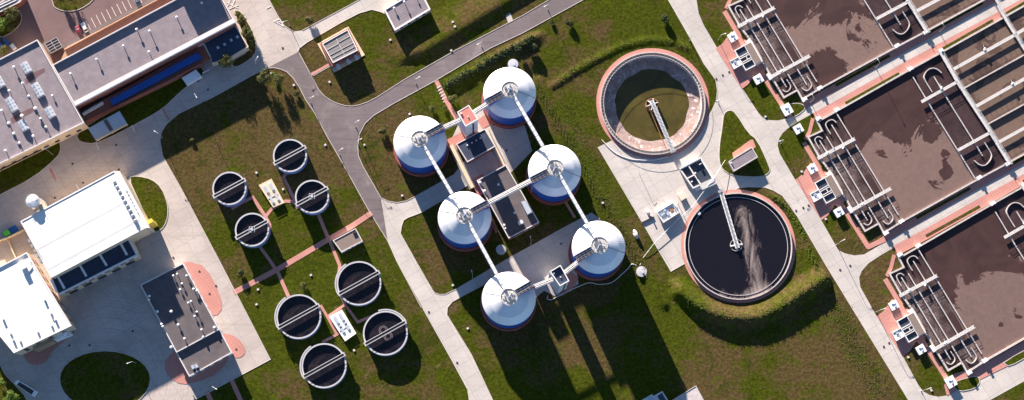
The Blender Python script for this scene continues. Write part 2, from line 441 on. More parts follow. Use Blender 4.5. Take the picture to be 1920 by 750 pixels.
def path(name, line, wpx, mat=None, cha=0):
    if cha: line = chaikin(line, cha, False)
    P = GG(line); z = pz(); PATHS.append((P, m(wpx)))
    b = MB().wall(P, m(wpx), z-.003, z); o = b.build(name, mat or m_pink); o['kind'] = 'structure'; return o
def kerb_line(line, wd=.22, h=.13, cha=0):
    if cha: line = chaikin(line, cha, False)
    KB.wall(GG(line), wd, 0, h)
KB = MB()

# left yard: one concrete slab, parking, lawns on top
surf('yard', [(505, -80), (505, 0), (520, 28), (533, 48), (550, 59), (560, 97), (502, 127), (470, 143), (400, 182), (335, 213), (313, 232), (303, 247), (300, 263), (305, 292), (340, 354), (412, 490), (507, 674), (365, 750), (270, 800), (-120, 800), (-120, -80)], m_yard)
surf('road', [(550, 59), (567, 57), (660, 7), (690, -10), (760, -45), (790, -45), (722, 25), (713, 22), (697, 18), (673, 25), (640, 42), (575, 80), (562, 90), (558, 96)], m_conc)
surf('parking', [(-80, 160), (-80, -60), (380, -60), (98, 122), (70, 74)], m_pinkasph)
# asphalt roads
surf('road', [(502, 127), (560, 97), (583, 140), (597, 167), (607, 179), (620, 188), (633, 194), (647, 198), (660, 199), (672, 197), (690, 191), (707, 182), (760, 148), (853, 95), (953, 43), (980, 29), (1062, -20), (1130, -20), (1093, 0), (980, 62), (920, 90), (815, 152), (740, 193), (700, 217), (684, 232), (674, 252), (671, 275), (672, 292), (680, 311), (709, 361), (751, 438), (727, 452), (690, 392), (640, 302), (610, 250), (590, 212), (573, 187), (562, 165), (550, 147), (538, 135), (527, 130), (514, 127)], m_asph)
# concrete road going down, its driveways
surf('road', [(727, 452), (751, 438), (753, 424), (757, 413), (765, 408), (789, 399), (850, 365), (893, 338), (905, 352), (960, 322), (998, 283), (984, 235), (925, 235), (905, 200), (868, 215), (846, 262), (872, 300), (850, 328), (779, 368), (761, 377), (744, 380), (727, 377), (714, 370)], m_conc)
surf('road', [(727, 452), (751, 438), (780, 490), (810, 542), (815, 549), (824, 552), (834, 552), (855, 542), (963, 479), (1050, 430), (1109, 399), (1125, 411), (1090, 470), (1080, 500), (1085, 532), (1062, 548), (1040, 555), (1020, 545), (1003, 560), (990, 530), (928, 523), (862, 558), (848, 566), (839, 577), (838, 590), (883, 663), (924, 750), (950, 800), (885, 800), (879, 750), (876, 729), (848, 677), (792, 577), (744, 490)], m_conc)
# plaza and main road on the right
pl = [(1121, 276), (1150, 262)]+arc(1224, 193, 104, 128, 20, 12)+[(1335, 205), (1343, 187), (1345, 170), (1342, 150), (1320, 120), (1297, 77), (1253, 0), (1225, -45), (1285, -45), (1306, 0), (1310, 25), (1320, 48), (1343, 87), (1390, 163), (1423, 213), (1431, 221), (1440, 225), (1458, 226), (1480, 221), (1580, 164), (1647, 125), (1770, 57), (1840, 18), (1960, -52), (1960, -24), (1913, 0), (1693, 118), (1580, 182), (1500, 226), (1478, 240), (1467, 250), (1461, 260), (1458, 272), (1462, 288), (1491, 337), (1540, 413), (1568, 462), (1574, 470), (1584, 475), (1602, 479), (1620, 477), (1663, 452), (1767, 388), (1920, 306), (1990, 266), (1990, 294), (1920, 332), (1760, 415), (1649, 480), (1628, 494), (1616, 508), (1611, 520), (1613, 538), (1642, 590), (1694, 670), (1722, 722), (1731, 734), (1744, 741), (1760, 744), (1778, 741), (1800, 730), (1902, 678), (1990, 636), (1990, 690), (1920, 715), (1857, 750), (1800, 790), (1725, 790), (1703, 750), (1580, 548), (1550, 500), (1495, 406), (1480, 383), (1467, 367), (1450, 357), (1436, 352), (1401, 351), (1385, 353)]+arc(1384.5, 461, 106, -92, -190, 14)+[(1286, 493), (1258, 509), (1204, 417)]
surf('plaza', pl, m_conc)
kerb_line([(1253, 0), (1297, 77), (1320, 120), (1342, 150), (1345, 170), (1343, 187)]); kerb_line([(1436, 352), (1450, 357), (1467, 367), (1495, 406), (1550, 500), (1703, 750)])
kerb_line([(1121, 276), (1204, 417), (1258, 509), (1286, 493)])
# islands of lawn on the paving
def lawn(pts, cha=1, z=None, mt=None):
    p = chaikin(pts, cha) if cha else pts
    o = MB().prism(GG(p), 0.0, .16).build('lawn', mt or m_lawn); o['kind'] = 'structure'
    KB.wall(GG(p), .24, 0, .19, True)
lawn([(1357, 213), (1367, 206), (1378, 210), (1403, 250), (1419, 261), (1443, 313), (1443, 323), (1429, 332), (1391, 331), (1370, 328), (1353, 316), (1348, 299), (1349, 271), (1354, 240)], mt=m_lawng)
lawn([(197+85*math.cos(a*math.pi/14), 710+(52 if math.sin(a*math.pi/14) < 0 else 60)*math.sin(a*math.pi/14)) for a in range(28)], 0)
lawn([(240, 332), (258, 330), (285, 336), (303, 352), (314, 380), (315, 405), (308, 425), (294, 436), (284, 428), (262, 380)], mt=m_lawng)
lawn([(-60, 352), (0, 310), (104, 258), (112, 265), (114, 280), (108, 295), (60, 335), (0, 365), (-60, 400)])
lawn([(143, 262), (150, 240), (318, 154), (376, 122), (385, 140), (355, 158), (330, 180), (308, 202), (270, 225), (190, 266), (165, 270)])
lawn([(436, 20), (452, 20), (476, 62), (481, 88), (477, 104), (464, 115), (440, 128), (432, 116), (470, 95)])
lawn([(95, -30), (98, 8), (108, 18), (130, 22), (150, 18), (175, 2), (190, -30)])
lawn([(-60, 60), (-60, 15), (8, 14), (38, 20), (42, 40), (25, 60), (0, 72)])
lawn([(-30, 620), (8, 700), (45, 740), (62, 775), (-60, 800)], 0)
# kerbs along the big lawn and the roads
kerb_line([(550, 59), (533, 48), (520, 28), (505, 0), (480, -50)])
kerb_line([(567, 57), (660, 7), (690, -10)])
kerb_line([(558, 98), (562, 90), (575, 80), (640, 42), (673, 25), (697, 18), (713, 22), (722, 26)])
kerb_line([(560, 98), (583, 140), (597, 167), (607, 179), (620, 188), (633, 194), (647, 198), (660, 199), (672, 197), (690, 191), (707, 182), (760, 148), (853, 95), (953, 43), (980, 29), (1062, -20)])
kerb_line([(1130, -20), (1093, 0), (980, 62), (920, 90), (815, 152), (740, 193), (700, 217), (684, 232), (674, 252), (671, 275), (672, 292), (680, 311), (714, 370), (727, 377), (744, 380), (761, 377), (779, 368), (850, 328)])
kerb_line([(790, 577), (744, 490), (727, 452), (690, 392), (640, 302), (610, 250), (590, 212), (573, 187), (562, 165), (550, 147), (538, 135), (527, 130), (514, 127), (500, 128), (470, 143), (400, 182), (335, 213), (313, 232), (303, 247), (300, 263), (305, 292), (340, 354), (412, 490), (507, 674), (365, 750)])
kerb_line([(893, 338), (789, 399), (765, 408), (757, 413), (753, 424), (751, 438), (780, 490), (810, 542), (815, 549), (824, 552), (834, 552), (855, 542), (963, 479), (1109, 399), (1125, 411)])
kerb_line([(990, 530), (928, 523), (862, 558), (848, 566), (839, 577), (838, 590), (883, 663), (924, 750)])
kerb_line([(876, 729), (848, 677), (792, 577)])

# pink paths of the small tanks
for ln, wd in (
    ([(438, 549), (519, 506), (614, 450), (658, 425), (697, 399)], 10), ([(519, 508), (505, 487), (487, 462)], 6),
    ([(519, 506), (541, 556)], 6.5), ([(616, 448), (597, 402)], 6.5),
    ([(434, 392), (455, 379), (474, 370), (498, 406), (506, 422), (505, 440)], 6), ([(498, 406), (510, 391), (535, 377), (550, 378), (559, 390)], 6),
    ([(559, 388), (535, 340), (531, 333), (536, 326), (553, 320), (568, 311)], 6), ([(618, 451), (637, 498), (634, 530)], 6),
    ([(601, 572), (614, 594), (632, 627), (604, 642)], 5), ([(614, 594), (647, 571), (636, 545)], 5), ([(647, 571), (671, 604), (709, 587)], 5),
    ([(434, 712), (452, 752)], 8), ([(388, 735), (400, 760)], 9), ([(818, 152), (840, 195), (856, 222)], 8), ([(584, 140), (618, 120)], 5),
    ([(1056, 372), (1078, 408)], 5), ([(920, 410), (932, 436)], 6)):
    path('path', ln, wd)
surf('path', [(936, -4), (944, -8), (962, 38), (953, 43)], m_conc)
surf('path', [(583, 137), (618, 118), (620, 124), (587, 143)], m_conc)
# pink patches in the yard
surf('path', [(342, 492), (355, 491), (378, 497), (392, 512), (405, 535), (415, 562), (416, 580), (408, 590), (398, 592)], m_pink, cha=0)
surf('path', [(408, 628), (428, 625), (448, 635), (460, 652), (459, 665), (448, 672), (434, 669)], m_pink, cha=1)
surf('path', [(331, 655), (312, 672), (308, 690), (318, 708), (340, 722), (375, 715), (410, 700), (432, 668), (430, 655)], m_pink, cha=1)
surf('path', [(44, 655), (45, 672), (58, 684), (78, 684), (90, 674), (100, 655), (135, 630), (142, 610), (120, 600)], m_pink, cha=1)
surf('path', [(104, 258), (104, 250), (132, 240), (134, 246)], m_pink)
surf('path', [(92, 317), (96, 315), (106, 337), (103, 339)], m_pink); surf('path', [(303, 203), (306, 201), (318, 224), (315, 226)], m_pink)
surf('path', [(884, 338), (905, 325), (914, 345), (900, 372), (888, 352)], m_pink)
surf('path', [(838, 262), (880, 240), (893, 262), (850, 285)], m_pink); surf('path', [(895, 225), (925, 205), (935, 225), (905, 242)], m_pink)
surf('path', [(1045, 540), (1070, 510), (1085, 520), (1075, 540), (1052, 556)], m_pink)
for (cx, cy) in ((1224, 193), (1384.5, 461)):
    o = MB().lathe([(m(100), .071), (m(107.5), .071)], G(cx, cy).x, G(cx, cy).y, 96).build('path', m_pink); o['kind'] = 'structure'
surf('path', [(1373, 287), (1407, 262), (1412, 262), (1417, 276), (1376, 302)], m_pink, z=.175)
# reactor surroundings
def blk(dx, dy, pts): return [(x+dx, y+dy) for x, y in pts]
for dx, dy in ((-149, -246), (0, 0), (152.5, 256)):
    surf('path', blk(dx, dy, [(1491, 337), (1503, 328), (1520, 305), (1532, 312), (1560, 330), (1585, 370), (1578, 396), (1566, 384), (1552, 404), (1540, 413)]), m_pink)
    path('path', blk(dx, dy, [(1507, 267), (1540, 322), (1584, 394), (1629, 465)]), 9)
    path('path', blk(dx, dy, [(1510, 262), (1518, 246), (1524, 222)]), 7)
    path('path', blk(dx, dy, [(1626, 464), (1645, 455), (1662, 445)]), 9)
for dx, dy in ((0, 0), (151, 249)):
    q = blk(dx, dy, [(1497, 210), (1507, 190), (1678, 92), (1741, 58), (1770, 41), (1960, -72)])
    surf('path', q+blk(dx, dy, [(1960, -47), (1837, 20), (1647, 125), (1580, 164), (1510, 204)]), m_pink)
    surf('path', blk(dx, dy, [(1525, 212), (1580, 182), (1693, 118), (1913, 0), (1960, -25), (1960, -12), (1869, 42), (1766, 98), (1704, 134), (1567, 211), (1532, 230)]), m_pink)
    for a, b_ in (((1585, 194), (1686, 138)), ((1767, 92), (1862, 38)), ((1884, 27), (1950, -12)), ((1567, 160), (1668, 104)), ((1740, 62), (1843, 5))):
        p0, p1 = blk(dx, dy, [a, b_]); P = GG([p0, p1])
        o = MB().wall(P, m(5.5), 0, .17).build('lawn', m_lawn); o['kind'] = 'structure'
surf('path', [(1790, 700), (1830, 690), (1990, 600), (1990, 640), (1902, 680), (1790, 735), (1775, 742), (1770, 722)], m_pink)
lawn([(1882, 680), (1900, 668), (1990, 620), (1990, 632), (1902, 682), (1890, 686)], 0)
lawn([(1800, 712), (1832, 704), (1838, 715), (1830, 728), (1797, 735), (1785, 720)])
lawn([(1476, 195), (1500, 193), (1512, 202), (1496, 216), (1484, 220)], 1)
k_ = KB.build('kerbs', m_kerb); k_['kind'] = 'structure'
# parking bay lines and road paint
PB = MB()
for i in range(12):
    a = (161+i*9.65, 38.5-i*5.1)
    PB.wall(GG([a, (a[0]+9, a[1]+18)]), .16, .001, .145)
for a, b_ in (((425, 5), (447, 16)), ((427, 12), (433, -2)), ((434, 14), (441, 0)), ((430, 17), (447, 10)), ((513, 40), (525, 36)), ((514, 40), (532, 50)), ((525, 36), (532, 50)), ((518, 43), (527, 39)), ((521, 45), (528, 42)), ((500, 16), (508, 12)),
              ((141, 408), (149, 422))):
    PB.wall(GG([a, b_]), .22, .001, .145)
PB.build('road_marking', m_paint)['kind'] = 'structure'
# steps on the path by the tower
SB = MB()
for i in range(6):
    a = (822+i*2.4, 163+i*5.2); SB.wall(GG([(a[0]-3, a[1]+2.5), (a[0]+4.5, a[1]-1.5)]), .45, 0, .28-.03*i)
SB.build('steps', m_kerb)['kind'] = 'structure'

# the banks run out before they reach anything paved
def seg_dist(pts, closed=True):
    best = np.full(X.shape, 1e9); ins = np.zeros(X.shape, bool); n = len(pts)
    for i in range(n if closed else n-1):
        a, b = pts[i], pts[(i+1) % n]; d = b-a; L2 = max(d.length_squared, 1e-9)
        tt = np.clip(((X-a.x)*d.x+(Y-a.y)*d.y)/L2, 0, 1)
        best = np.minimum(best, np.hypot(X-a.x-tt*d.x, Y-a.y-tt*d.y))
        if closed and abs(b.y-a.y) > 1e-9:
            c = ((a.y > Y) != (b.y > Y)) & (X < (b.x-a.x)*(Y-a.y)/(b.y-a.y)+a.x); ins ^= c
    return np.where(ins, 0, best) if closed else best
for pts in PAVED: Z *= np.clip((seg_dist(pts)-1.0)/1.6, 0, 1)
for pts, wd in PATHS: Z *= np.clip((seg_dist(pts, False)-wd/2-1.0)/1.2, 0, 1)
for C_, R_ in ((C1, m(107.5)), (C2, m(107.5))): Z *= np.clip((np.hypot(X-C_.x, Y-C_.y)-R_-.6)/1.2, 0, 1)
nx_, ny_ = len(xs), len(ys)
def gz(x, y):
    j = int(np.argmin(np.abs(ys-y))); i = int(np.argmin(np.abs(xs-x))); return float(Z[j, i])
fx = (X[:-1, :-1]+X[1:, 1:])/2; fy = (Y[:-1, :-1]+Y[1:, 1:])/2
keep = np.hypot(fx-C1.x, fy-C1.y) > RH-.05
me = bpy.data.meshes.new('ground')
fl = [(j*nx_+i, j*nx_+i+1, (j+1)*nx_+i+1, (j+1)*nx_+i) for j in range(ny_-1) for i in range(nx_-1) if keep[j, i]]
me.from_pydata(list(zip(X.ravel().tolist(), Y.ravel().tolist(), Z.ravel().tolist())), [], fl)
for p in me.polygons: p.use_smooth = True
me.materials.append(m_grass)
go = bpy.data.objects.new('ground', me); sc.collection.objects.link(go); go['kind'] = 'structure'

# ------------------------------------------------------------------ digesters
def digester_proto():
    g = 'digester tanks linked by high walkways'
    r = thing('digester_tank', '-', 'digester tank', (0, 0, 0), g)
    MB().lathe([(11.35, 0), (11.35, 3.2), (11.15, 3.35), (10.3, 3.35)], n=72).build('plinth', m_plinth, r)
    MB().lathe([(10.42, 3.35), (10.42, 16.2), (10.62, 16.3), (10.62, 16.5)], n=72).build('wall', m_bluewall, r)
    MB().lathe([(10.62, 16.5), (10.75, 16.45), (10.7, 16.62), (7.9, 19.0), (3.3, 21.4)], n=72).build('dome', m_dome, r)
    MB().lathe([(3.4, 20.9), (3.4, 21.85), (3.25, 21.85), (3.25, 21.65)], n=36).disc(0, 0, 3.3, 21.65, 36).build('platform', m_walk, r)
    b = MB()
    b.lathe([(3.25, 22.85), (3.33, 22.85), (3.33, 22.93), (3.25, 22.93)], n=36, loop=True)
    b.lathe([(3.27, 22.35), (3.32, 22.35), (3.32, 22.4), (3.27, 22.4)], n=36, loop=True)
    for k in range(16):
        a = k*math.pi/8; b.cyl(3.3*math.cos(a), 3.3*math.sin(a), .05, 21.85, 22.9, 6)
    b.build('railing', m_steel, r)
    b = MB().cyl(0, 0, .75, 21.65, 22.2, 20).cyl(0, 0, .45, 22.2, 23.1, 16).cyl(1.5, .8, .3, 21.65, 22.5, 12).cyl(-1.3, 1.2, .28, 21.65, 22.6, 12).cyl(-.9, -1.5, .35, 21.65, 22.3, 12)
    b.tube([(0, 0, 22.3), (1.5, .8, 22.3), (2.6, 1.2, 22.1)], .14, 8).tube([(-1.3, 1.2, 22.3), (-2.4, 2, 22.1)], .12, 8)
    b.box(1.2, -1.4, 21.65, 22.5, .9, .6, .5)
    b.build('mixer', m_steel, r)
    MB().cyl(0, 0, .38, 23.1, 23.5, 14).build('motor', m_tankblue, r)
    # housing that carries the walkway from the platform out to the rim, pointing along +x
    MB().box(7.1, 0, 15.8, 21.4, 7.6, 2.5, 0).build('walkway_housing', m_bluewall, r)
    b = MB().box(7.1, 0, 21.4, 21.5, 7.7, 2.6, 0)
    for s in (-1, 1):
        b.box(7.1, s*1.25, 21.5, 22.3, 7.7, .1, 0)
    b.build('walkway_deck', m_brown, r)
    b = MB()
    for k in range(5): b.box(3.9+k*1.6, 0, 21.5, 21.75, .16, 2.4, 0)
    for s in (-.5, .35): b.tube([(3.3, s, 21.75), (10.9, s, 21.75)], .13, 8)
    b.build('pipework', m_white, r)
    b = MB()
    for t_ in (-.25, .25): b.tube([(11.0, 1.4+t_, 0), (11.0, 1.4+t_, 17.5), (10.2, 1.4+t_, 21.3)], .09, 6)
    b.build('downpipe', m_steel, r)
    b = MB().tube([(3.3*math.cos(2.4), 3.3*math.sin(2.4), 21.6), (7.9*math.cos(2.4), 7.9*math.sin(2.4), 19.15), (10.75*math.cos(2.4), 10.75*math.sin(2.4), 16.75)], .07, 6)
    b.build('lightning_rod', m_dark, r)
    return r
ZA = 21.6
apex = [(786.8, 260.5), (956, 168), (871, 404), (1041, 315), (954.5, 557), (1124, 460)]
dlab = ['digester tank with silver cone roof left of the stair tower with the pink roof', 'topmost digester tank beside the main asphalt road, right of the pink roofed tower',
        'digester tank left of the flat roofed building, at the left end of the long walkway', 'digester tank right of the flat roofed building, at the right end of the long walkway',
        'lowest digester tank of the left row, casting its shadow on the open grass', 'lowest digester tank of the right row beside the paved plaza and the navy roofed tower']
dirs = [0, math.pi, 0, math.pi, 0, math.pi]
P0 = digester_proto()
DC = [G(x, y, ZA) for x, y in apex]
for i in range(6):
    j = i+1 if i % 2 == 0 else i-1
    d = DC[j]-DC[i]; a = math.atan2(d.y, d.x)
    o = P0 if i == 0 else copy_tree(P0)
    o.location = (DC[i].x, DC[i].y, 0); o.rotation_euler = (0, 0, a); o['label'] = dlab[i]
def gallery(a, b, label, z=21.9, off=3.4):
    d = (b-a); L = d.length; d.normalize(); p = a+d*off; q = b-d*off
    r = thing('pipe_gallery', label, 'pipe bridge', ((a.x+b.x)/2, (a.y+b.y)/2, 0), 'white pipe galleries from dome to dome')
    n = Vector((-d.y, d.x))
    bb = MB().bar((p.x, p.y, z), (q.x, q.y, z), 1.15, .9); bb.build('duct', m_white, r)
    bb = MB()
    k = int((q-p).length//2.2)
    for i in range(k+1):
        c = p+(q-p)*i/k
        bb.bar((c.x-n.x*.62, c.y-n.y*.62, z+.47), (c.x+n.x*.62, c.y+n.y*.62, z+.47), .1, .08)
    bb.build('joint_strip', m_steel, r)
    bb = MB()
    for s in (.72,):
        bb.bar((p.x+n.x*s, p.y+n.y*s, z-.2), (q.x+n.x*s, q.y+n.y*s, z-.2), .18, .25)
        bb.bar((p.x-n.x*s, p.y-n.y*s, z-.4), (q.x-n.x*s, q.y-n.y*s, z-.4), .18, .25)
    bb.build('truss', m_steel, r)
def trim(a, b, oa, ob): d = (b-a).normalized(); return a+d*oa, b-d*ob
for (i, j, lb) in ((0, 2, 'white pipe gallery between the two upper digesters of the left row'), (2, 4, 'white pipe gallery between the two lower digesters of the left row'),
                   (1, 3, 'white pipe gallery between the two upper digesters of the right row'), (3, 5, 'white pipe gallery between the two lower digesters of the right row')):
    gallery(DC[i], DC[j], lb)
def walkway(a, b, label, z=21.5):
    d = (b-a); L = d.length; d.normalize(); n = Vector((-d.y, d.x))
    r = thing('high_walkway', label, 'walkway', ((a.x+b.x)/2, (a.y+b.y)/2, 0), 'railed walkways high between digesters')
    MB().bar((a.x, a.y, z), (b.x, b.y, z), 1.6, .18).build('deck', m_brown, r)
    bb = MB()
    for s in (-.85, .85):
        bb.bar((a.x+n.x*s, a.y+n.y*s, z-.1), (b.x+n.x*s, b.y+n.y*s, z-.1), .22, .6)
        bb.bar((a.x+n.x*s, a.y+n.y*s, z+1.1), (b.x+n.x*s, b.y+n.y*s, z+1.1), .07, .07)
        k = max(2, int(L//2))
        for i in range(k+1):
            c = a+(b-a)*i/k+n*s; bb.bar((c.x, c.y, z), (c.x, c.y, z+1.1), .06, .06)
    bb.build('girder', m_white, r)
    bb = MB()
    for s in (-.35, .3): bb.tube([(a.x+n.x*s, a.y+n.y*s, z+.25), (b.x+n.x*s, b.y+n.y*s, z+.25)], .14, 8)
    bb.build('pipe', m_white, r)
T1 = [G(857.6, 209.6, 23.8), G(879, 196.8, 23.8), G(896, 223.2, 23.8), G(872.8, 236.3, 23.8)]
T2 = [G(1031.4, 509, 23.8), G(1050.6, 497.3, 23.8), G(1066.8, 526.9, 23.8), G(1050, 536.2, 23.8)]
def cen(q): return sum(q, Vector((0, 0)))/len(q)
def shrink(q, k):
    c = cen(q); return [p+(c-p).normalized()*k for p in q]
def tower(q, label, roofmat, par, windows):
    c = cen(q); r = thing('stair_tower', label, 'tower', (c.x, c.y, 0), 'white stair towers beside the digesters')
    MB().prism(q, 0, 23.3).build('wall', m_render, r)
    MB().wall(shrink(q, .12), .35, 23.3, 23.3+par, True).build('parapet', m_render, r)
    MB().sheet(shrink(q, .25), 23.38).build('roof', roofmat, r)
    v = shrink(q, 1.6)
    MB().box(v[0].x, v[0].y, 23.38, 23.9, .6, .6, UA).cyl(c.x+.3, c.y-.4, .25, 23.38, 23.8, 12).build('roof_vent', m_white, r)
    # tall strip window in the lower right wall
    a, b = q[3], q[2]; d = (b-a).normalized(); n = Vector((d.y, -d.x))
    mid = a+(b-a)*.58
    MB().bar((mid.x+n.x*.03, mid.y+n.y*.03, 4), (mid.x+n.x*.03, mid.y+n.y*.03, 21), .9, .12).build('window', m_dglass, r)
    MB().box(mid.x+n.x*.03, mid.y+n.y*.03, 0, 2.1, 1.1, .12, math.atan2(d.y, d.x)).build('door', m_dark, r)
tower(T1, 'white stair tower with a flat pink roof between the two top digesters', m_pinkroof, .18, 1)
tower(T2, 'white stair tower with a recessed dark blue roof between the two lowest digesters', m_navy, .9, 1)
t1, t2 = cen(T1), cen(T2)
for a, b, oa, ob, lb in ((DC[0], t1, 10.9, 2.6, 'railed walkway from the upper left digester to the pink roofed tower'), (t1, DC[1], 2.6, 10.9, 'railed walkway from the pink roofed tower to the topmost digester'),
                         (DC[2], DC[3], 10.9, 10.9, 'long railed walkway passing over the flat roofed building between digesters'),
                         (DC[4], t2, 10.9, 2.6, 'railed walkway from the lowest left digester to the navy roofed tower'), (t2, DC[5], 2.6, 10.9, 'short railed walkway from the navy roofed tower to the lowest right digester')):
    p, q = trim(a, b, oa, ob); walkway(p, q, lb)

# ------------------------------------------------------------------ round tanks
def small_tank(r0, label, group, bridge_ang, mixer, z=4.3):
    r = thing('round_tank', label, 'tank', (0, 0, 0), group)
    MB().lathe([(r0+.12, 0), (r0, z-.25), (r0, z), (r0-.5, z), (r0-.5, z-1.6)], n=64).build('wall', m_tankblue if mixer != 9 else m_tankblue, r)
    MB().lathe([(r0+.06, z-.1), (r0+.06, z+.05), (r0-.56, z+.05), (r0-.56, z-.1)], n=64, loop=True).build('rim', m_rim, r)
    MB().disc(0, 0, r0-.45, z-.9, 64).build('water_surface', m_blackwater, r)
    c, s = math.cos(bridge_ang), math.sin(bridge_ang)
    bb = MB()
    bb.bar((-c*(r0+.5), -s*(r0+.5), z+.22), (c*(r0+.5), s*(r0+.5), z+.22), 1.15, .14); bb.build('bridge_deck', m_dark, r)
    bb = MB()
    for k in (-.62, .62):
        bb.bar((-c*(r0+.6)-s*k, -s*(r0+.6)+c*k, z+.25), (c*(r0+.6)-s*k, s*(r0+.6)+c*k, z+.25), .26, .42)
        bb.bar((-c*(r0+.6)-s*k, -s*(r0+.6)+c*k, z+1.2), (c*(r0+.6)-s*k, s*(r0+.6)+c*k, z+1.2), .06, .06)
    for k in (-1, 1):
        bb.box(k*c*(r0+.3), k*s*(r0+.3), z+.05, z+.5, .5, 1.7, bridge_ang)
    bb.build('bridge_beam', m_rim, r)
    if mixer:
        MB().wall([(1.1, 1.1), (-1.1, 1.1), (-1.1, -1.1), (1.1, -1.1)], .16, z+.3, z+.5, True).build('mixer_platform', m_rim, r)
        MB().cyl(0, 0, .6, z+.35, z+1.2, 16).build('mixer', m_skyl, r)
    return r
BA = R(29.5)
def place(o, px, z): g = G(*px, z); o.location = (g.x, g.y, 0); return o
gA = 'small round tanks in the upper group'
a0 = place(small_tank(6.9, 'small round tank farthest left, with a plain bridge and no mixer', gA, BA, 0), (430, 353), 4.3)
c = dup(a0, (0, 0), 'small round tank with a plain bridge, nearest the asphalt road'); place(c, (543.5, 291.5), 4.3)
a1 = place(small_tank(6.9, 'small round tank with a pale mixer on its bridge, right of the pipe hatch box', gA, BA, 1), (585, 368.5), 4.3)
c = dup(a1, (0, 0), 'small round tank with a pale mixer on its bridge, lowest of the upper group'); place(c, (472.5, 430.5), 4.3)
gB = 'round tanks in the lower group'
b0 = small_tank(9.0, 'dark round tank with a bridge, left of the white hatch box', gB, BA, 0, 3.3)
MB().wall([(9.55*math.cos(R(a)), 9.55*math.sin(R(a))) for a in range(125, 215, 6)], .5, 2.6, 3.4).build('launder', m_rim, b0)
place(b0, (560, 593.5), 3.3)
for px, lb in (((673, 531), 'dark round tank at the top of the lower group, beside the flat shed'), ((607.5, 685.5), 'dark round tank lowest in the photo, with a bridge')):
    c = dup(b0, (0, 0), lb); place(c, px, 3.3)
b1 = small_tank(9.0, 'dark round tank with rings of foam, nearest the concrete road', gB, BA, 0, 3.3)
MB().wall([(9.55*math.cos(R(a)), 9.55*math.sin(R(a))) for a in range(30, 110, 6)], .5, 2.6, 3.4).build('launder', m_rim, b1)
fb = MB()
for cx, cy in ((-.9, 1.3), (1.1, -1.2)):
    for r_ in (1.0, 1.55): fb.lathe([(r_, 2.412), (r_+.28, 2.412)], cx, cy, 28)
fb.build('foam', M('foam', (.12, .10, .105), var=.4, scale=1.5), b1)
place(b1, (722.5, 624.5), 3.3)
for i, (q, lb) in enumerate((([(485, 347), (509, 335), (533, 380), (512, 389)], 'cream hatch box with six metal hatches among the upper tanks'), ([(617, 594), (641, 580), (668, 625), (647, 640)], 'white hatch box with metal hatches between the lower tanks'))):
    Q = GG(q, 1.1); c = cen(Q); r = thing('hatch_box', lb, 'hatch box', (c.x, c.y, 0), 'hatch boxes between the round tanks')
    MB().prism(Q, 0, 1.1).build('wall', m_cream if i == 0 else m_render, r)
    u = (Q[1]-Q[0]).normalized(); v = (Q[2]-Q[1]).normalized()
    for a_ in (-1.2, 1.2):
        for b_ in ((-2.6, 2.2) if i == 0 else (-3.2, 1.2)):
            p = c+u*a_+v*b_
            MB().box(p.x, p.y, 1.1, 1.45, 3.2, 1.1, math.atan2(v.y, v.x)).build('hatch', m_skyl, r)
    for b_ in (-.2, 4.4):
        p = c+v*b_; MB().bar((p.x-u.x*2.2, p.y-u.y*2.2, 1.6), (p.x+u.x*2.2, p.y+u.y*2.2, 1.6), .14, .14).build('rail', m_steel, r)

# ------------------------------------------------------------------ clarifiers
r = thing('clarifier', 'drained round clarifier holding olive green water with a pale exposed rim of floor', 'clarifier', (C1.x, C1.y, 0), 'large round clarifiers')
zf = -2.15
MB().lathe([(R1, 0), (R1, 1.1), (R1-.4, 1.1), (R1-.4, .35), (R1-1.35, .35), (R1-1.35, .95), (R1-1.6, .95), (R1-1.6, zf-.05)], C1.x, C1.y, 112).build('wall', m_wallc, r)
def floor_mat():
    mt, t, b, v = base('stained clarifier floor', .8, 0, .2)
    c = mixc(t, ramp(t, noise_(t, v, .25, 6, .6, 1), .35, .65), (.22, .15, .14), (.36, .28, .26))
    c = mixc(t, ramp(t, noise_(t, v, .16, 6, .65, 1.5), .60, .66, 0, .75), c, (.40, .19, .10))
    c = mixc(t, ramp(t, noise_(t, v, .3, 7, .7, 2.2), .56, .65, 0, .8), c, (.85, .82, .84))
    t.links.new(c, b.inputs['Base Color']); return mt
MB().lathe([(R1-1.55, zf), (m(69), zf-.55), (4, zf-2.2)], C1.x, C1.y, 112).disc(C1.x, C1.y, 4.05, zf-2.2).build('floor', floor_mat(), r)
wb = MB(); n = 120
wb.add([(C1.x+(m(70.5)+.35*math.sin(5*t_)+.3*math.sin(11*t_+1))*math.cos(t_), C1.y+(m(70.5)+.35*math.sin(5*t_)+.3*math.sin(11*t_+1))*math.sin(t_), zf-.50) for t_ in [2*math.pi*i/n for i in range(n)]], [tuple(range(n))])
wb.build('water_surface', m_greenwater, r)
bb = MB()
for k in range(110):
    a = 2*math.pi*k/110; rr_ = R1-.85
    if k < 96:
        a = 2*math.pi*k/96; x_, y_ = rr_*math.cos(a), rr_*math.sin(a)
        if k == 0: BR = MB().box(C1.x, C1.y, .9, 1.02, .95, .30).build('weir_bracket', m_brown, r); o = BR
        else: o = BR.copy(); sc.collection.objects.link(o)
        o.location = (x_, y_, 0); o.rotation_euler = (0, 0, a)
bb = MB().lathe([(R1-.1, 2.05), (R1-.02, 2.05), (R1-.02, 2.12), (R1-.1, 2.12)], C1.x, C1.y, 112, loop=True)
bb.build('railing', m_steel, r)
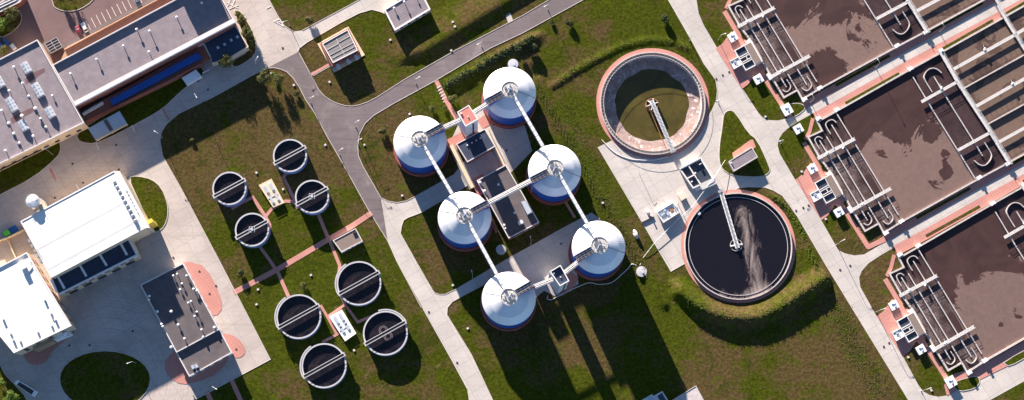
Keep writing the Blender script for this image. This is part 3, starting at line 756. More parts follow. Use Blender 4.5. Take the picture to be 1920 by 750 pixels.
def bridge(r, C, Rr, tip, hub, z, redhub):
    d = (tip-hub).normalized(); n = Vector((-d.y, d.x)); a = hub; b = C+d*0+ (tip-C)
    MB().bar((hub.x-d.x*1.5, hub.y-d.y*1.5, z), (b.x, b.y, z), 1.3, .15).build('bridge_deck', m_steel, r)
    bb = MB()
    for s in (-.7, .7):
        for zz, t_ in ((z, .22), (z+1.05, .08)):
            bb.bar((hub.x-d.x*1.5+n.x*s, hub.y-d.y*1.5+n.y*s, zz), (b.x+n.x*s, b.y+n.y*s, zz), t_, t_)
    L = (b-hub).length; k = int(L/1.8)
    for i in range(k+1):
        c = hub+(b-hub)*i/k
        for s in (-.7, .7): bb.bar((c.x+n.x*s, c.y+n.y*s, z), (c.x+n.x*s, c.y+n.y*s, z+1.05), .07, .07)
        if i < k:
            c2 = hub+(b-hub)*(i+1)/k; bb.bar((c.x-n.x*.7, c.y-n.y*.7, z+.15), (c2.x+n.x*.7, c2.y+n.y*.7, z+.15), .08, .08)
    bb.build('bridge_beam', m_white, r)
    MB().box(b.x, b.y, z-.5, z+.35, 1.3, 2.4, math.atan2(d.y, d.x)).build('drive_unit', m_steel, r)
H1 = G(1223.5, 194, 1.4); T_ = G(1262, 284, 1.4)
bridge(r, C1, R1, T_, H1, 1.5, 1)
MB().lathe([(m(12), -3.2), (m(12), -.1), (m(11), -.1), (m(11), -3.2)], H1.x, H1.y, 40).build('centre_well', m_rust, r)
bb = MB()
for a in (20, 80, 140, 200, 260, 320): bb.bar((H1.x, H1.y, .15), (H1.x+m(11.5)*math.cos(R(a)), H1.y+m(11.5)*math.sin(R(a)), .15), .3, .2)
bb.cyl(H1.x, H1.y, .9, -4.2, 1.3, 20).build('centre_frame', m_white, r)
dv = (T_-H1).normalized(); nv = Vector((-dv.y, dv.x))
MB().bar((H1.x-nv.x*1.6, H1.y-nv.y*1.6, -.8), (T_.x-nv.x*1.8-dv.x*4.5, T_.y-nv.y*1.8-dv.y*4.5, -.8), .18, .9).build('scraper', m_rust, r)

r = thing('clarifier', 'full round clarifier of black water with a pale streak of scum', 'clarifier', (C2.x, C2.y, 0), 'large round clarifiers')
MB().lathe([(R2, 0), (R2, 1.1), (R2-.4, 1.1), (R2-.4, .2)], C2.x, C2.y, 112).build('wall', m_wallc, r)
MB().lathe([(R2-.35, .3), (R2-1.7, .3), (R2-1.7, .62), (R2-1.9, .62), (R2-1.9, .3)], C2.x, C2.y, 112).build('weir', m_rim, r)
def streak_mat():
    mt, t, b, v = base('black water with scum streak', .15, 0, .4)
    sep = nn(t, 'ShaderNodeSeparateXYZ'); t.links.new(v, sep.inputs[0])
    x, y = sep.outputs[0], sep.outputs[1]
    mp = nn(t, 'ShaderNodeMapping'); mp.inputs['Rotation'].default_value = (0, 0, R(-12)); mp.inputs['Scale'].default_value = (1, .35, 1); t.links.new(v, mp.inputs[0])
    n1 = noise_(t, mp.outputs[0], .16, 9, .72, 2.6); n2 = noise_(t, mp.outputs[0], .9, 7, .75, 3)
    # streak bends from the top of the tank past the hub towards the bottom right
    cxl = math_(t, 'ADD', math_(t, 'MULTIPLY', y, -.20), 3.6)
    d = math_(t, 'SUBTRACT', x, cxl)
    left = ramp(t, d, -5.5, 1.0); right = ramp(t, d, 1.5, 8.0, 1, 0)
    dens = math_(t, 'MULTIPLY', left, right)
    dens = math_(t, 'MULTIPLY', dens, ramp(t, y, 21, 15))
    s = math_(t, 'ADD', math_(t, 'MULTIPLY', dens, .60), math_(t, 'MULTIPLY', math_(t, 'SUBTRACT', n1, .5), 1.5))
    s = math_(t, 'ADD', s, math_(t, 'MULTIPLY', math_(t, 'SUBTRACT', n2, .5), .5))
    low = math_(t, 'MULTIPLY', ramp(t, y, -14, -21), .45)
    rad = math_(t, 'SQRT', math_(t, 'ADD', math_(t, 'MULTIPLY', x, x), math_(t, 'MULTIPLY', y, y)))
    low = math_(t, 'MULTIPLY', low, ramp(t, rad, 15, 20)); s = math_(t, 'ADD', s, low)
    f = ramp(t, s, .30, .78)
    c = mixc(t, f, (.009, .008, .013), (.26, .21, .195))
    t.links.new(c, b.inputs['Base Color']); t.links.new(ramp(t, f, 0, 1, .12, .7), b.inputs['Roughness'])
    bump(t, b, noise_(t, v, 1.2, 3, .6), .06, .05)
    return mt
MB().disc(C2.x, C2.y, R2-.3, .42, 112).build('water_surface', streak_mat(), r)
H2 = G(1381, 459, 1.4); T_ = G(1351, 358, 1.4)
bridge(r, C2, R2, T_, H2, 1.5, 0)
bb = MB().lathe([(m(11.5), .3), (m(11.5), .75), (m(10.6), .75), (m(10.6), .3)], H2.x, H2.y, 40)
bb.build('centre_well', m_wallc, r)
bb = MB()
for a in (0, 90, 180, 270): bb.bar((H2.x, H2.y, .9), (H2.x+m(11.5)*math.cos(R(a+10)), H2.y+m(11.5)*math.sin(R(a+10)), .9), .55, .25)
bb.cyl(H2.x, H2.y, .9, .3, 1.5, 20).build('centre_frame', m_white, r)
b2 = MB(); p = G(1311, 400, 1); b2.cyl(p.x, p.y, .7, .3, .9, 16); p = G(1346, 366, 1); b2.cyl(p.x, p.y, .5, .3, 1.0, 16); b2.build('float', m_skyl, r)

# ------------------------------------------------------------------ bioreactor blocks
ZT, ZW = 1.08, .26
def lane_mat(name, darkc, tanc, off, k=.35, s1=.05):
    mt, t, b, v = base(name, .5, 0, .25)
    n = noise_(t, v, s1, 4, .6, .5); n2 = noise_(t, v, .9, 6, .75, 2.5)
    f = math_(t, 'MULTIPLY', ramp(t, n, .45-off, .62-off), ramp(t, n2, .42, .66))
    c = mixc(t, ramp(t, noise_(t, v, .1, 5), .35, .65), dark(darkc, .8), dark(darkc, 1.4))
    t.links.new(mixc(t, f, c, tanc), b.inputs['Base Color'])
    bump(t, b, n2, k, .12)
    return mt
m_lane = lane_mat('frothy lane water', (.036, .020, .020), (.27, .22, .21), .055, .35, .04)
m_race = lane_mat('rippled dark water', (.034, .019, .021), (.075, .050, .052), .0)
m_chan = foam_water('brown channel water', (.070, .044, .036), (.138, .094, .074), 0, 0, .06, .5, .07)
m_mainA = foam_water('sludge with wide scum raft', (.044, .022, .021), (.170, .113, .098), .0015, .002, .03, .50, .05, 37, ((18, 8, 13, .4), (27, 0, 7, .3), (46, 3, 8, .35), (41, -28, 7, .35), (54, -12, 5, .15)))
m_mainB = foam_water('dark sludge with scum raft below', (.044, .022, .021), (.162, .107, .093), .0105, -.018, -.455, .50, .05, 5, ((53, 0, 3.5, .32), (57, -7.5, 3.5, .42), (54, -21, 6.5, .62), (58, -14, 3.5, .5)))
m_mainC = foam_water('dark sludge with scum raft right', (.044, .022, .021), (.152, .101, .089), .0115, -.0165, -.485, .50, .05, 90, ((53, -16, 5, .52), (45, -21, 2.2, .48)))
def hook(p0, pts, p1):
    # smooth curve through the traced points
    P = [p0]+pts+[p1]; out = []
    for i in range(len(P)-1):
        a = P[max(i-1, 0)]; b = P[i]; c = P[i+1]; d = P[min(i+2, len(P)-1)]
        for k in range(5):
            t_ = k/5
            out.append(tuple(.5*((2*b[q])+(-a[q]+c[q])*t_+(2*a[q]-5*b[q]+4*c[q]-d[q])*t_**2+(-a[q]+3*b[q]-3*c[q]+d[q])*t_**3) for q in (0, 1)))
    out.append(P[-1]); return out
def reactor():
    g0 = G(1515.2, 256.8, 0)
    r = thing('bioreactor', '-', 'treatment basin', (g0.x, g0.y, 0), 'long concrete bioreactor basins')
    g = lambda pts: GG(pts, ZT)
    W = .7
    MB().wall(g([(2120, -103), (1868.8, 40), (1766, 97.5), (1704, 131.5), (1567, 209), (1532.8, 228), (1541.6, 244.8), (1515.2, 256.8), (1536, 294), (1560, 325.6), (1596, 389.6), (1622, 433), (1647.6, 418.8), (1657.2, 436.4), (1686, 418.5), (1699, 411), (1828.8, 338.6), (1891, 305), (1920, 289), (2120, 177)]), W, 0, ZT).build('outer_wall', m_wallc, r)
    pw = .42
    for ln in ([(1536.8, 263.2), (1626.6, 413)], [(1549.6, 256), (1647.6, 418.8)], [(1559.2, 233.6), (1665.2, 408.4)], [(1568, 211.2), (1684.4, 402.8)],
               [(1712, 144.4), (1750, 208), (1788.6, 270), (1828.8, 335)], [(1751.2, 143.6), (1790.4, 208.4), (1824, 262), (1842.4, 292)]):
        MB().wall(g(ln), pw, 0, ZT).build('partition_wall', m_wallc, r)
    for ln in (hook((1536.8, 279.2), [(1528.8, 264.4), (1529.5, 258.5), (1535.5, 256)], (1542.4, 260)),
               hook((1626.8, 398), [(1634, 409.2), (1634, 416), (1628.4, 421.4), (1622.8, 420.6)], (1619.6, 418)),
               hook((1557.6, 251.2), [(1548.8, 235.4), (1551, 228), (1558.4, 224.3), (1564, 225.6)], (1568, 229.6)),
               hook((1665.2, 391.6), [(1674, 406), (1673.6, 413.2), (1666.8, 419.6), (1660.4, 418)], (1655.6, 414)),
               hook((1748, 172.4), [(1733.6, 147.6), (1735.2, 136.8), (1742.4, 129.2), (1750.4, 127.6), (1758.4, 130)], (1765.6, 136.4)),
               hook((1844.8, 264.8), [(1858.4, 287.2), (1858.4, 297), (1852, 306.2), (1844.8, 310), (1836, 308)], (1827.2, 300.8))):
        MB().wall(g(ln), .34, 0, ZT-.05).build('guide_wall', m_wallc, r)
    for ln in ([(1808, 165), (1920, 103), (2120, -7)], [(1851.2, 233.2), (1920, 195.6), (2120, 88)]):
        MB().wall(g(ln), .5, 0, ZT).build('channel_wall', m_wallc, r)
    def walk(ln, wd, mat=m_walk, rail=True):
        P = g(ln); MB().wall(P, wd, ZT+.1, ZT+.4).build('walkway', mat, r)
        b = MB()
        for a, c in zip(P[:-1], P[1:]):
            d = (c-a).normalized(); n = Vector((-d.y, d.x))
            for s in (-1, 1):
                o = n*s*(wd/2-.06)
                b.bar((a.x+o.x, a.y+o.y, ZT+1.4), (c.x+o.x, c.y+o.y, ZT+1.4), .07, .07)
                k = max(1, int((c-a).length/2.5))
                for i in range(k+1):
                    q = a+(c-a)*i/k+o; b.bar((q.x, q.y, ZT+.4), (q.x, q.y, ZT+1.4), .06, .06)
        b.build('railing', m_white, r)
    walk([(1532.8, 297.6), (1602.4, 260.6)], 1.3); walk([(1594.8, 395.6), (1670, 353.5)], 1.3)
    walk([(1727.2, 191.6), (1795, 153.5)], 1.2); walk([(1796, 282), (1857, 248.5)], 1.2)
    walk([(1761, 93), (1798.4, 158.4), (1852.8, 241.2), (1894.5, 309)], 1.7)
    walk([(1871, 10), (1888, 40), (1918.4, 88), (2029, 252)], 1.5)
    for ln in ([(1788, 130), (1902.4, 66), (1920, 55), (2120, -60)], [(1829, 200), (1913.6, 152), (2120, 38)], [(1871, 267.5), (1920, 240.5), (2120, 134)]):
        walk(ln, 1.25)
    for px in ((1534.5, 222), (1569, 206), (1707, 129), (1764, 95), (1836, 333), (1690, 415), (1661, 437), (1890, 306.5)):
        p = G(*px, ZT)
        MB().box(p.x, p.y, 0, ZT+.25, 2.2, 1.5, UA).bar((p.x, p.y-.6, ZT+.55), (p.x+.9, p.y, ZT+.55), .12, .6).build('landing', m_white, r)
    for px in ((1845, 92.5), (1897, 157), (1764, 165), (1551, 287), (1580, 278), (1616, 383)):
        p = G(*px, ZT); MB().box(p.x, p.y, ZT+.4, ZT+1.1, 1.1, .5, UA+.5).tube([(p.x, p.y, ZT+.9), (p.x-.6, p.y+1.6, ZT+1.1)], .09, 6).build('gate', m_white, r)
    MB().sheet(g([(1568, 211), (1708, 132), (1832, 338), (1686, 418.6)]), ZW).build('main_water', m_mainB, r)
    MB().sheet(g([(1532.8, 228), (1567.5, 209.5), (1568.2, 211.2), (1686, 418.4), (1657.2, 436.4), (1647.6, 418.8), (1622, 433), (1596, 389.6), (1560, 325.6), (1536, 294), (1515.2, 256.8), (1541.6, 244.8)]), ZW+.004).build('lane_water', m_lane, r)
    MB().sheet(g([(1708, 131), (1763, 99), (1894, 305), (1830, 337)]), ZW+.008).build('racetrack_water', m_race, r)
    MB().sheet(g([(1762, 99), (2120, -103), (2120, 177), (1893, 304)]), ZW+.004).build('channel_water', m_chan, r)
    # inlet structure on the left
    b = MB()
    zi = 2.0
    q = [(1528, 343.2), (1558.4, 326.2), (1580, 364), (1549.6, 380.8)]
    f = lambda u, v: (q[0][0]*(1-u)*(1-v)+q[1][0]*u*(1-v)+q[2][0]*u*v+q[3][0]*(1-u)*v, q[0][1]*(1-u)*(1-v)+q[1][1]*u*(1-v)+q[2][1]*u*v+q[3][1]*(1-u)*v)
    b.wall(GG(q, zi), .35, 0, zi, True)
    for ln in ([f(0, .36), f(.6, .36)], [f(0, .44), f(.6, .44)], [f(0, .62), f(.6, .62)], [f(0, .70), f(.6, .70)], [f(.6, 0), f(.6, 1)], [f(.38, .44), f(.38, .62)]):
        b.wall(GG(ln, zi), .28, 0, zi)
    b.build('inlet_wall', m_render, r)
    MB().sheet(GG([f(0, 0), f(.6, 0), f(.6, 1), f(0, 1)], zi), zi-.5).build('inlet_water', m_dglass, r)
    MB().prism(GG([f(.61, .02), f(.98, .02), f(.98, .98), f(.61, .98)], zi), .1, zi+.12).build('inlet_deck', m_brown, r)
    w_ = GG([(1519.2, 364), (1535.2, 355.2), (1543.2, 368.8), (1526.4, 378.4)], 1.8)
    MB().prism(w_, 0, 1.5).wall(w_, .3, 1.5, 1.8, True).build('inlet_chamber', m_render, r)
    c = cen(w_); MB().box(c.x-.5, c.y+.4, 1.5, 1.85, 1.2, .5, UA).box(c.x+.4, c.y-.6, 1.5, 1.8, .9, .9, UA).build('valve', m_skyl, r)
    p1, p2 = G(1552, 322, 1.6), G(1593, 391, 1.6)
    MB().prism(GG([(1549, 325), (1555, 320), (1562, 330), (1558, 333)], 1.6), 0, 1.7).prism(GG([(1588, 389), (1592, 386), (1600, 397), (1595, 400)], 1.6), 0, 1.7).build('stair_block', m_render, r)
    pts = [(1580, 357), (1584, 361), (1583, 366), (1579, 364)]
    MB().tube([(*G(x, y, 1.5), 1.5) for x, y in pts], .28, 8).build('inlet_pipe', m_dark, r)
    return r
BL = reactor(); BL['label'] = 'middle bioreactor basin, dark sludge at the top and a scum raft lower down'
for (px, mt, lb) in (((1366.2, 11.5), m_mainA, 'uppermost bioreactor basin at the top edge, almost covered in pale scum'), ((1667.8, 512.8), m_mainC, 'lowest bioreactor basin at the bottom right, scum gathered on its right')):
    p = G(*px, 0); c = dup(BL, (p.x+(ROOT[BL].x-G(1515.2, 256.8, 0).x), p.y), lb)
    for ch in c.children:
        if ch.name.startswith('main_water'):
            ch.data = ch.data.copy(); ch.data.materials[0] = mt
# kiosks
def kiosk(q, label, h=1.6, name='kiosk', cat='service box', group='white service boxes on pink paving'):
    Q = GG(q, h); c = cen(Q); r = thing(name, label, cat, (c.x, c.y, 0), group)
    MB().prism(Q, 0, h-.15).build('body', m_render, r)
    MB().prism([c+(p-c)*1.06 for p in Q], h-.15, h).build('lid', m_white, r)
    u = (Q[1]-Q[0]).normalized(); a = math.atan2(u.y, u.x)
    b = MB()
    for s, t_ in ((-.5, .5), (.55, -.45), (.3, .6)):
        b.box(c.x+s*1.1, c.y+t_*1.1, h, h+.28, .8, .35, a+s)
    b.build('vent', m_skyl, r)
def kq(cx, cy, w_=8.0, h_=8.5):
    u = Vector((.866, -.5)); v = Vector((.5, .866))
    return [(cx+u.x*a*w_+v.x*b*h_, cy+u.y*a*w_+v.y*b*h_) for a, b in ((-1, -1), (1, -1), (1, 1), (-1, 1))]
for cx, cy, lb in ((1374, 69, 'white service box left of the uppermost basin, beside a lamp'), (1422, 148, 'white service box on the lawn corner below the inlet of the uppermost basin'),
                   (1475.5, 205, 'white service box above the first cross street'), (1497, 241.5, 'white service box just below the first cross street'),
                   (1523.5, 316, 'white service box above the inlet of the middle basin'), (1573, 397.5, 'white service box below the inlet of the middle basin'),
                   (1676, 572, 'white service box above the inlet of the lowest basin'), (1727, 655, 'white service box below the inlet of the lowest basin'), (1783, 716, 'white service box near the bottom edge under the lowest basin')):
    kiosk(kq(cx, cy, 7.6 if cx not in (1475.5, 1783) else 8.5, 7.6 if cx not in (1475.5, 1783) else 9.5), lb)

# ------------------------------------------------------------------ buildings
def add_vents(r, zr, lst):
    for px, py, h, s in lst:
        p = G(px, py, zr+h)
        MB().cyl(p.x, p.y, .16*s, zr, zr+h-.1, 10).lathe([(.08*s, zr+h-.3), (.45*s, zr+h-.25), (.5*s, zr+h), (.3*s, zr+h+.25), (0.02, zr+h+.32)], p.x, p.y, 14).build('roof_vent', m_white, r)
def flat_building(name, q, z, label, cat, wallm, roofm, par=.5, parm=None, group=None, pw=.4):
    Q = GG(q, z); c = cen(Q); r = thing(name, label, cat, (c.x, c.y, 0), group)
    MB().prism(Q, 0, z-par).build('wall', wallm, r)
    MB().wall(shrink(Q, pw*.55), pw, z-par, z, True).build('parapet', parm or m_gutter, r)
    MB().sheet(shrink(Q, pw), z-par+.05).build('roof', roofm, r)
    return r, Q
def windows_on(r, a, b, z0, z1, n, wd, mat=m_dglass, margin=1.5, name='window', frame=True):
    """windows on the wall from a to b (outside on the right hand when walking a to b)"""
    d = (b-a); L = d.length; d.normalize(); nr = Vector((d.y, -d.x)); an = math.atan2(d.y, d.x)
    for i in range(n):
        c = a+d*(margin+(L-2*margin)*(i+.5)/n)+nr*.04
        w0 = MB().box(c.x, c.y, z0, z1, wd, .12, an).build(name, mat, r)
        if frame:
            MB().box(c.x+nr.x*.06, c.y+nr.y*.06, z0-.18, z0-.01, wd+.2, .2, an).build('sill', m_gutter, w0)
# long building
z = 9.0
r, Q = flat_building('long_building', [(98, 122), (398, -38), (441, 42), (141, 199)], z, 'long building with a grey felt roof, row of vents and a blue glazed terrace roof', 'building', m_brick, m_felt, 1.0, m_gutter)
LB = r
windows_on(r, Q[0], Q[1], 2, 4, 14, 1.6) if False else None
# wide gutter band with its overhang
a, b = GG([(139.5, 194.5), (440, 37.5)], z+.1)
MB().wall([a, b], 1.9, z-.1, z+.08).build('gutter', m_gutter, r)
add_vents(r, z-.95, [(132, 138, 1.5, 1), (181, 111, 1.5, 1), (231, 86, 1.5, 1), (256, 55, 1.7, 1.1), (280, 58, 2.0, 1), (279, 97, 1.6, 1), (331, 32, 1.6, 1), (378, 5, 1.5, 1)])
# penthouse at the far end, mostly beyond the frame
ph = [(335, -20), (392, -50), (370, -92), (313, -62)]
MB().prism(GG(ph, 9), z-.4, 14.0).build('penthouse', m_render, r)
# terrace below the gutter
za = 3.6
MB().prism(GG([(139, 236), (150, 212), (380, 82), (393, 104), (376, 121)], za), 0, za-.4).build('terrace', m_brick, r)
MB().wall(GG([(139, 238), (318, 151), (377, 120)], za), .35, 0, za+.5).build('terrace_wall', m_brick, r)
MB().wall(GG([(155, 214), (193, 192)], za+1), 1.0, za-.4, za+1).build('canopy', m_gutter, r)
MB().prism(GG([(205, 187), (370, 98), (378, 108), (212, 197)], za+.8), za-.4, za+.8).build('glazed_roof', m_blueglass, r)
MB().wall(GG([(381, 80), (393, 104)], za+.6), .5, 0, za+.9).wall(GG([(371, 86), (381, 81)], za+.6), .6, 0, za+.9).build('wing_wall', m_gutter, r)
MB().prism(GG([(382, 80), (441, 48), (465, 88), (434, 106), (397, 118), (393, 104)], 5), 0, 4.5).build('annex_wall', m_cream, r)
MB().sheet(shrink(GG([(382, 80), (441, 48), (465, 88), (434, 106), (397, 118), (393, 104)], 5), .3), 4.55).build('annex_roof', m_navy, r)
MB().wall(shrink(GG([(436, 46), (441, 46), (466, 88), (434, 107)], 5), .3)[1:], .45, 4.5, 5).build('annex_parapet', m_cream, r)
for px in ((408.5, 89), (421, 83), (433.5, 75), (445, 69)):
    p = G(*px, 4.9); MB().box(p.x, p.y, 4.55, 4.9, 1.1, 1.1, UA).build('skylight', m_skyl, r)
MB().prism(GG([(376, 121), (397, 106), (410, 105), (413, 118), (385, 131)], .3), 0, .35).build('loading_dock', m_yard, r)
# ledge with stairs on the parking side
MB().prism(GG([(112, 117), (125, 88), (310, -8), (350, -30), (355, -18), (130, 104)], 2.2), 0, 2.2).build('ledge', m_ochre, r)
MB().wall(GG([(121, 93), (300, -3), (340, -26)], 2.6), .25, 0, 3.0).build('ledge_wall', m_cream, r)
MB().wall(GG([(124, 85), (290, -3), (330, -26)], .5), 1.4, 0, .5).build('walkway', m_asph, r)
# left block
z2 = 9.6
r, Q = flat_building('office_block', [(-60, 141), (70, 74), (157, 230), (-60, 336)], z2, 'grey roofed block at the left edge carrying rooflights and many ball vents', 'building', m_cream, m_felt, .7, m_gutter)
MB().bar((*(Q[3]*.98+Q[2]*.02+Vector((.5,-.9))), 5.2), (*(Q[3]*.4+Q[2]*.6+Vector((.5,-.9))), 5.2), .5, .5).build('canopy', m_dark, r)
windows_on(r, Q[3], Q[2], 2, 4, 10, 2.0)
add_vents(r, z2-.65, [(25.6, 125.6, 1.5, 1.1), (42, 156, 1.5, 1.1), (17, 170, 1.5, 1.1), (53.6, 180, 1.8, 1.1), (98, 179, 1.0, .9), (3, 207, 1.6, 1.1), (66, 203, 1.9, 1.4), (41, 217, 2, 1.5), (76, 222, 1.3, 1), (16, 231, 1.6, 1.3), (86, 238, 1.3, 1), (26, 250, 1.4, 1.2), (36, 268, 1.3, 1.1), (10, 282, 1.3, 1.1), (62, 255, 1.3, 1.1)])
for q_ in ([(46, 147), (60, 136), (83, 126), (84, 134), (48, 158)], [(18, 221), (35, 211), (61, 200), (64, 207), (22, 232)]):
    MB().sheet(GG(q_, z2), z2-.64).build('roof_patch', M('brown roof felt', (.13, .08, .085), .9, var=.15, scale=.8), r)
def rooflight(r, px, cells, zr):
    p = G(*px, zr+1.6); L = cells*1.55; a = R(-60)
    d = Vector((math.cos(a), math.sin(a))); n = Vector((-d.y, d.x)); w_ = 3.0
    pr = [(-w_/2, 0), (w_/2, 0), (w_/2, .9), (0.2, 1.7), (-w_/2, .9)]
    b = MB(); vs = []
    for s in (-L/2, L/2):
        for (o, h) in pr: q = p+d*s+n*o; vs.append((q.x, q.y, zr+h))
    b.add(vs, [(0, 1, 2, 3, 4), (9, 8, 7, 6, 5)]+[(i, (i+1) % 5, 5+(i+1) % 5, 5+i) for i in range(5)])
    o = b.build('rooflight', m_gutter, r)
    g = MB()
    for i in range(cells):
        s = -L/2+(i+.5)*1.55
        for sg, x0, x1, h0, h1 in ((1, .35, 1.35, 1.64, 1.02), (-1, -.1, -1.35, 1.58, 1.0)):
            vs = []
            for ss, xx, hh in ((s-.6, x0, h0), (s+.6, x0, h0), (s+.6, x1, h1), (s-.6, x1, h1)):
                q = p+d*ss+n*xx; vs.append((q.x, q.y, zr+hh+.06))
            g.add(vs, [(0, 1, 2, 3)])
    g.build('pane', m_skyl, o)
for px, c_ in (((48, 126), 3), ((70, 168), 4), ((21, 195), 4), ((93, 210), 3), ((43, 234), 3), ((-2, 153), 3)): rooflight(r, px, c_, z2-.65)
# white hall
zh = 15.0
QH = GG([(39, 415), (214, 321), (271, 427), (96, 519)], zh)
c = cen(QH); r = thing('white_hall', 'large hall with a bright white roof, navy shaded lower wing and a row of roof ducts', 'building', (c.x, c.y, 0))
MB().prism(QH, 0, zh-.6).build('wall', m_cream, r)
b = MB(); s_ = shrink(QH, .35)
ma, mb_ = (s_[0]+s_[3])/2, (s_[1]+s_[2])/2
b.add([(s_[0].x, s_[0].y, zh-.6), (s_[1].x, s_[1].y, zh-.6), (mb_.x, mb_.y, zh+.25), (ma.x, ma.y, zh+.25), (s_[3].x, s_[3].y, zh-.6), (s_[2].x, s_[2].y, zh-.6)], [(3, 2, 1, 0), (4, 5, 2, 3), (0, 4, 3), (1, 2, 5)][:2])
b.build('roof', m_whiteroof, r)
MB().wall(QH, .45, zh-.8, zh-.35, True).build('parapet', m_render, r)
# end strip seen on the right side with ducts
QE = GG([(214, 321), (226, 322), (283, 429), (271, 427)], zh-2)
e0 = GG([(216, 321), (224, 321), (281, 427), (272, 428)], zh-2.5)
MB().prism(e0, 0, zh-2.6).build('end_gallery', m_cream, r)
MB().sheet(shrink(e0, .1), zh-2.55).build('gallery_roof', m_render, r)
b = MB()
for i in range(9):
    px = 214+i*4.9; py = 341+i*9.0; p = G(px, py, zh+.6); b.lathe([(.7, zh-.5), (.75, zh+.3), (.4, zh+.8), (.02, zh+.9)], p.x, p.y, 14)
b.build('duct', m_steel, r)
b = MB()
for i in range(7):
    px = 236+i*3.3; py = 357+i*6.6; p = G(px, py, zh-1.6); b.box(p.x, p.y, zh-2.55, zh-1.7, 1.1, .8, R(-60))
b.build('fan_box', m_skyl, r)
b = MB()
for i in range(5):
    px = 56+i*5.2; py = 450+i*9.5; p = G(px, py, zh-1); b.box(p.x, p.y, zh-5, zh-1, 1.2, 1.6, R(-60))
b.build('wall_duct', m_steel, r)
zw = 9.5
QW = GG([(97, 522), (240, 446), (257, 478), (110, 552)], zw)
MB().prism([QW[0]+Vector((-1, 3)), QW[1]+Vector((-1, 3)), QW[2], QW[3]], 0, zw-.5).build('wing_wall', m_cream, r)
MB().sheet(shrink(QW, .2), zw-.42).build('wing_roof', m_navy, r)  # dark navy here puts the hall's cast shade into the roof colour
MB().wall([QW[3], QW[2], QW[1]], .8, zw-.5, zw+.1).build('wing_parapet', m_render, r)
for a_, b_ in (((96, 524), (107, 548)), ((108, 518), (121, 541)), ((149, 496), (162, 518)), ((187, 477), (200, 498)), ((226, 456), (238, 478))):
    MB().wall(GG([a_, b_], zw), .9, zw-.42, zw+.1).build('roof_beam', m_white, r)
windows_on(r, QW[3], QW[2], 5.8, 7.4, 9, 2.4, m_brick); windows_on(r, QW[3], QW[2], .1, 4.2, 5, 3.6, m_dark, name='gate')
p = G(281, 416, 10); MB().box(p.x, p.y, 0, 11, 1.6, 2.6, R(-60)).build('stair_box', m_yellow, r)
# white lower-left building
z3 = 11.0
r, Q = flat_building('white_roofed_building', [(-75, 539), (50, 473), (133, 611), (26, 662)], z3, 'white roofed building at the left edge with a round canopy at its lower end', 'building', m_cream, m_whiteroof, .5, m_render)
windows_on(r, Q[2], Q[1], 2, 4, 8, 1.8, m_brick); windows_on(r, Q[2], Q[1], 6.5, 8.3, 8, 1.6, m_brick)
windows_on(r, Q[3], Q[2], 3, 9, 4, 1.5, m_dglass)
p0, p1 = G(38, 490, z3+1.4), G(45, 503, z3+1.4); MB().bar((p0.x, p0.y, z3+.6), (p1.x, p1.y, z3+.6), 2.0, 1.4).build('air_handler', m_white, r)
p2 = G(56, 491, z3+.4); MB().tube([(p1.x, p1.y, z3+.3), (p2.x, p2.y, z3+.3), (p2.x, p2.y, z3-.5)], .2, 8).build('air_duct', m_white, r)
b = MB()
for px in ((5, 598), (19, 625), (83, 562), (95, 587), (24, 637), (37, 639), (96, 610), (103, 599), (70, 622)):
    p = G(*px, z3+.4); b.box(p.x, p.y, z3-.5, z3+.5, .9, .7, UA)
b.build('roof_vent', m_gutter, r)
e_ = GG([(58, 640), (95, 622), (98, 640), (64, 657)], 7.5); MB().prism(e_, 0, 7.5).build('porch', m_ochre, r)
MB().sheet(shrink(GG([(60, 641), (92, 625), (94, 630), (64, 646)], 7.6), .05), 7.55).build('porch_roof', m_navy, r)
e_ = GG([(95, 618), (125, 612), (134, 627), (104, 640)], 3.5); MB().prism(e_, 0, 3.4).build('entrance', m_render, r)
p = G(110, 626, 5.2); b = MB().lathe([(2.6, 3.4), (2.6, 4.9), (2.2, 5.3), (.02, 5.6)], 0, 0, 28)
b.v = [(p.x+x*1.25*math.cos(UA)-y*.85*math.sin(UA), p.y+x*1.25*math.sin(UA)+y*.85*math.cos(UA), z_) for x, y, z_ in b.v]; b.build('canopy', m_white, r)
# dark flat building
z4 = 5.6
r, Q = flat_building('workshop_building', [(263, 534), (343, 493), (411, 618), (331, 661)], z4, 'dark flat roofed building dotted with vents, standing between pink paved patches', 'building', m_render, m_felt2, .4, m_gutter)
windows_on(r, Q[3], Q[0], 1.5, 3.5, 8, 1.6); windows_on(r, Q[1], Q[2], 1.5, 3.5, 8, 1.6)
QL = GG([(331, 661), (411, 618), (434, 661), (355, 705)], 5.0)
MB().prism([QL[0]+Vector((0, -.3)), QL[1]+Vector((0, -.3)), QL[2], QL[3]], 0, 4.6).build('lower_wall', m_render, r)
MB().sheet(shrink(QL, .3), 4.66).build('lower_roof', m_felt2, r)
MB().wall([QL[0], QL[3], QL[2], QL[1]], .45, 4.6, 5.0).build('lower_parapet', m_gutter, r)
windows_on(r, QL[3], QL[2], 1.2, 3.4, 4, 2.4)
add_vents(r, z4-.35, [(280, 555, .9, 1), (279, 562, .9, 1), (295, 584, .9, 1.1), (321, 584, 1.2, 1.2), (303, 608, .9, 1), (305, 612, .9, 1), (334, 609, 1, 1.1), (325, 517, 1, .9), (332, 514, 1.2, .9), (341, 532, 1.1, .9), (338, 543, .9, .9), (350, 517, 1.1, .9), (363, 542, 1.4, 1), (369, 545, 1, .9), (358, 565, 1.4, .9), (353, 568, .8, .9), (369, 585, 1.4, .9), (365, 593, .9, .9), (378, 618, .9, .9), (346, 635, .9, 1), (321, 651, .7, 1.2), (402, 614, .8, 1.2), (381, 632, .7, 1)])
p = G(366, 687, 5.5); b = MB()
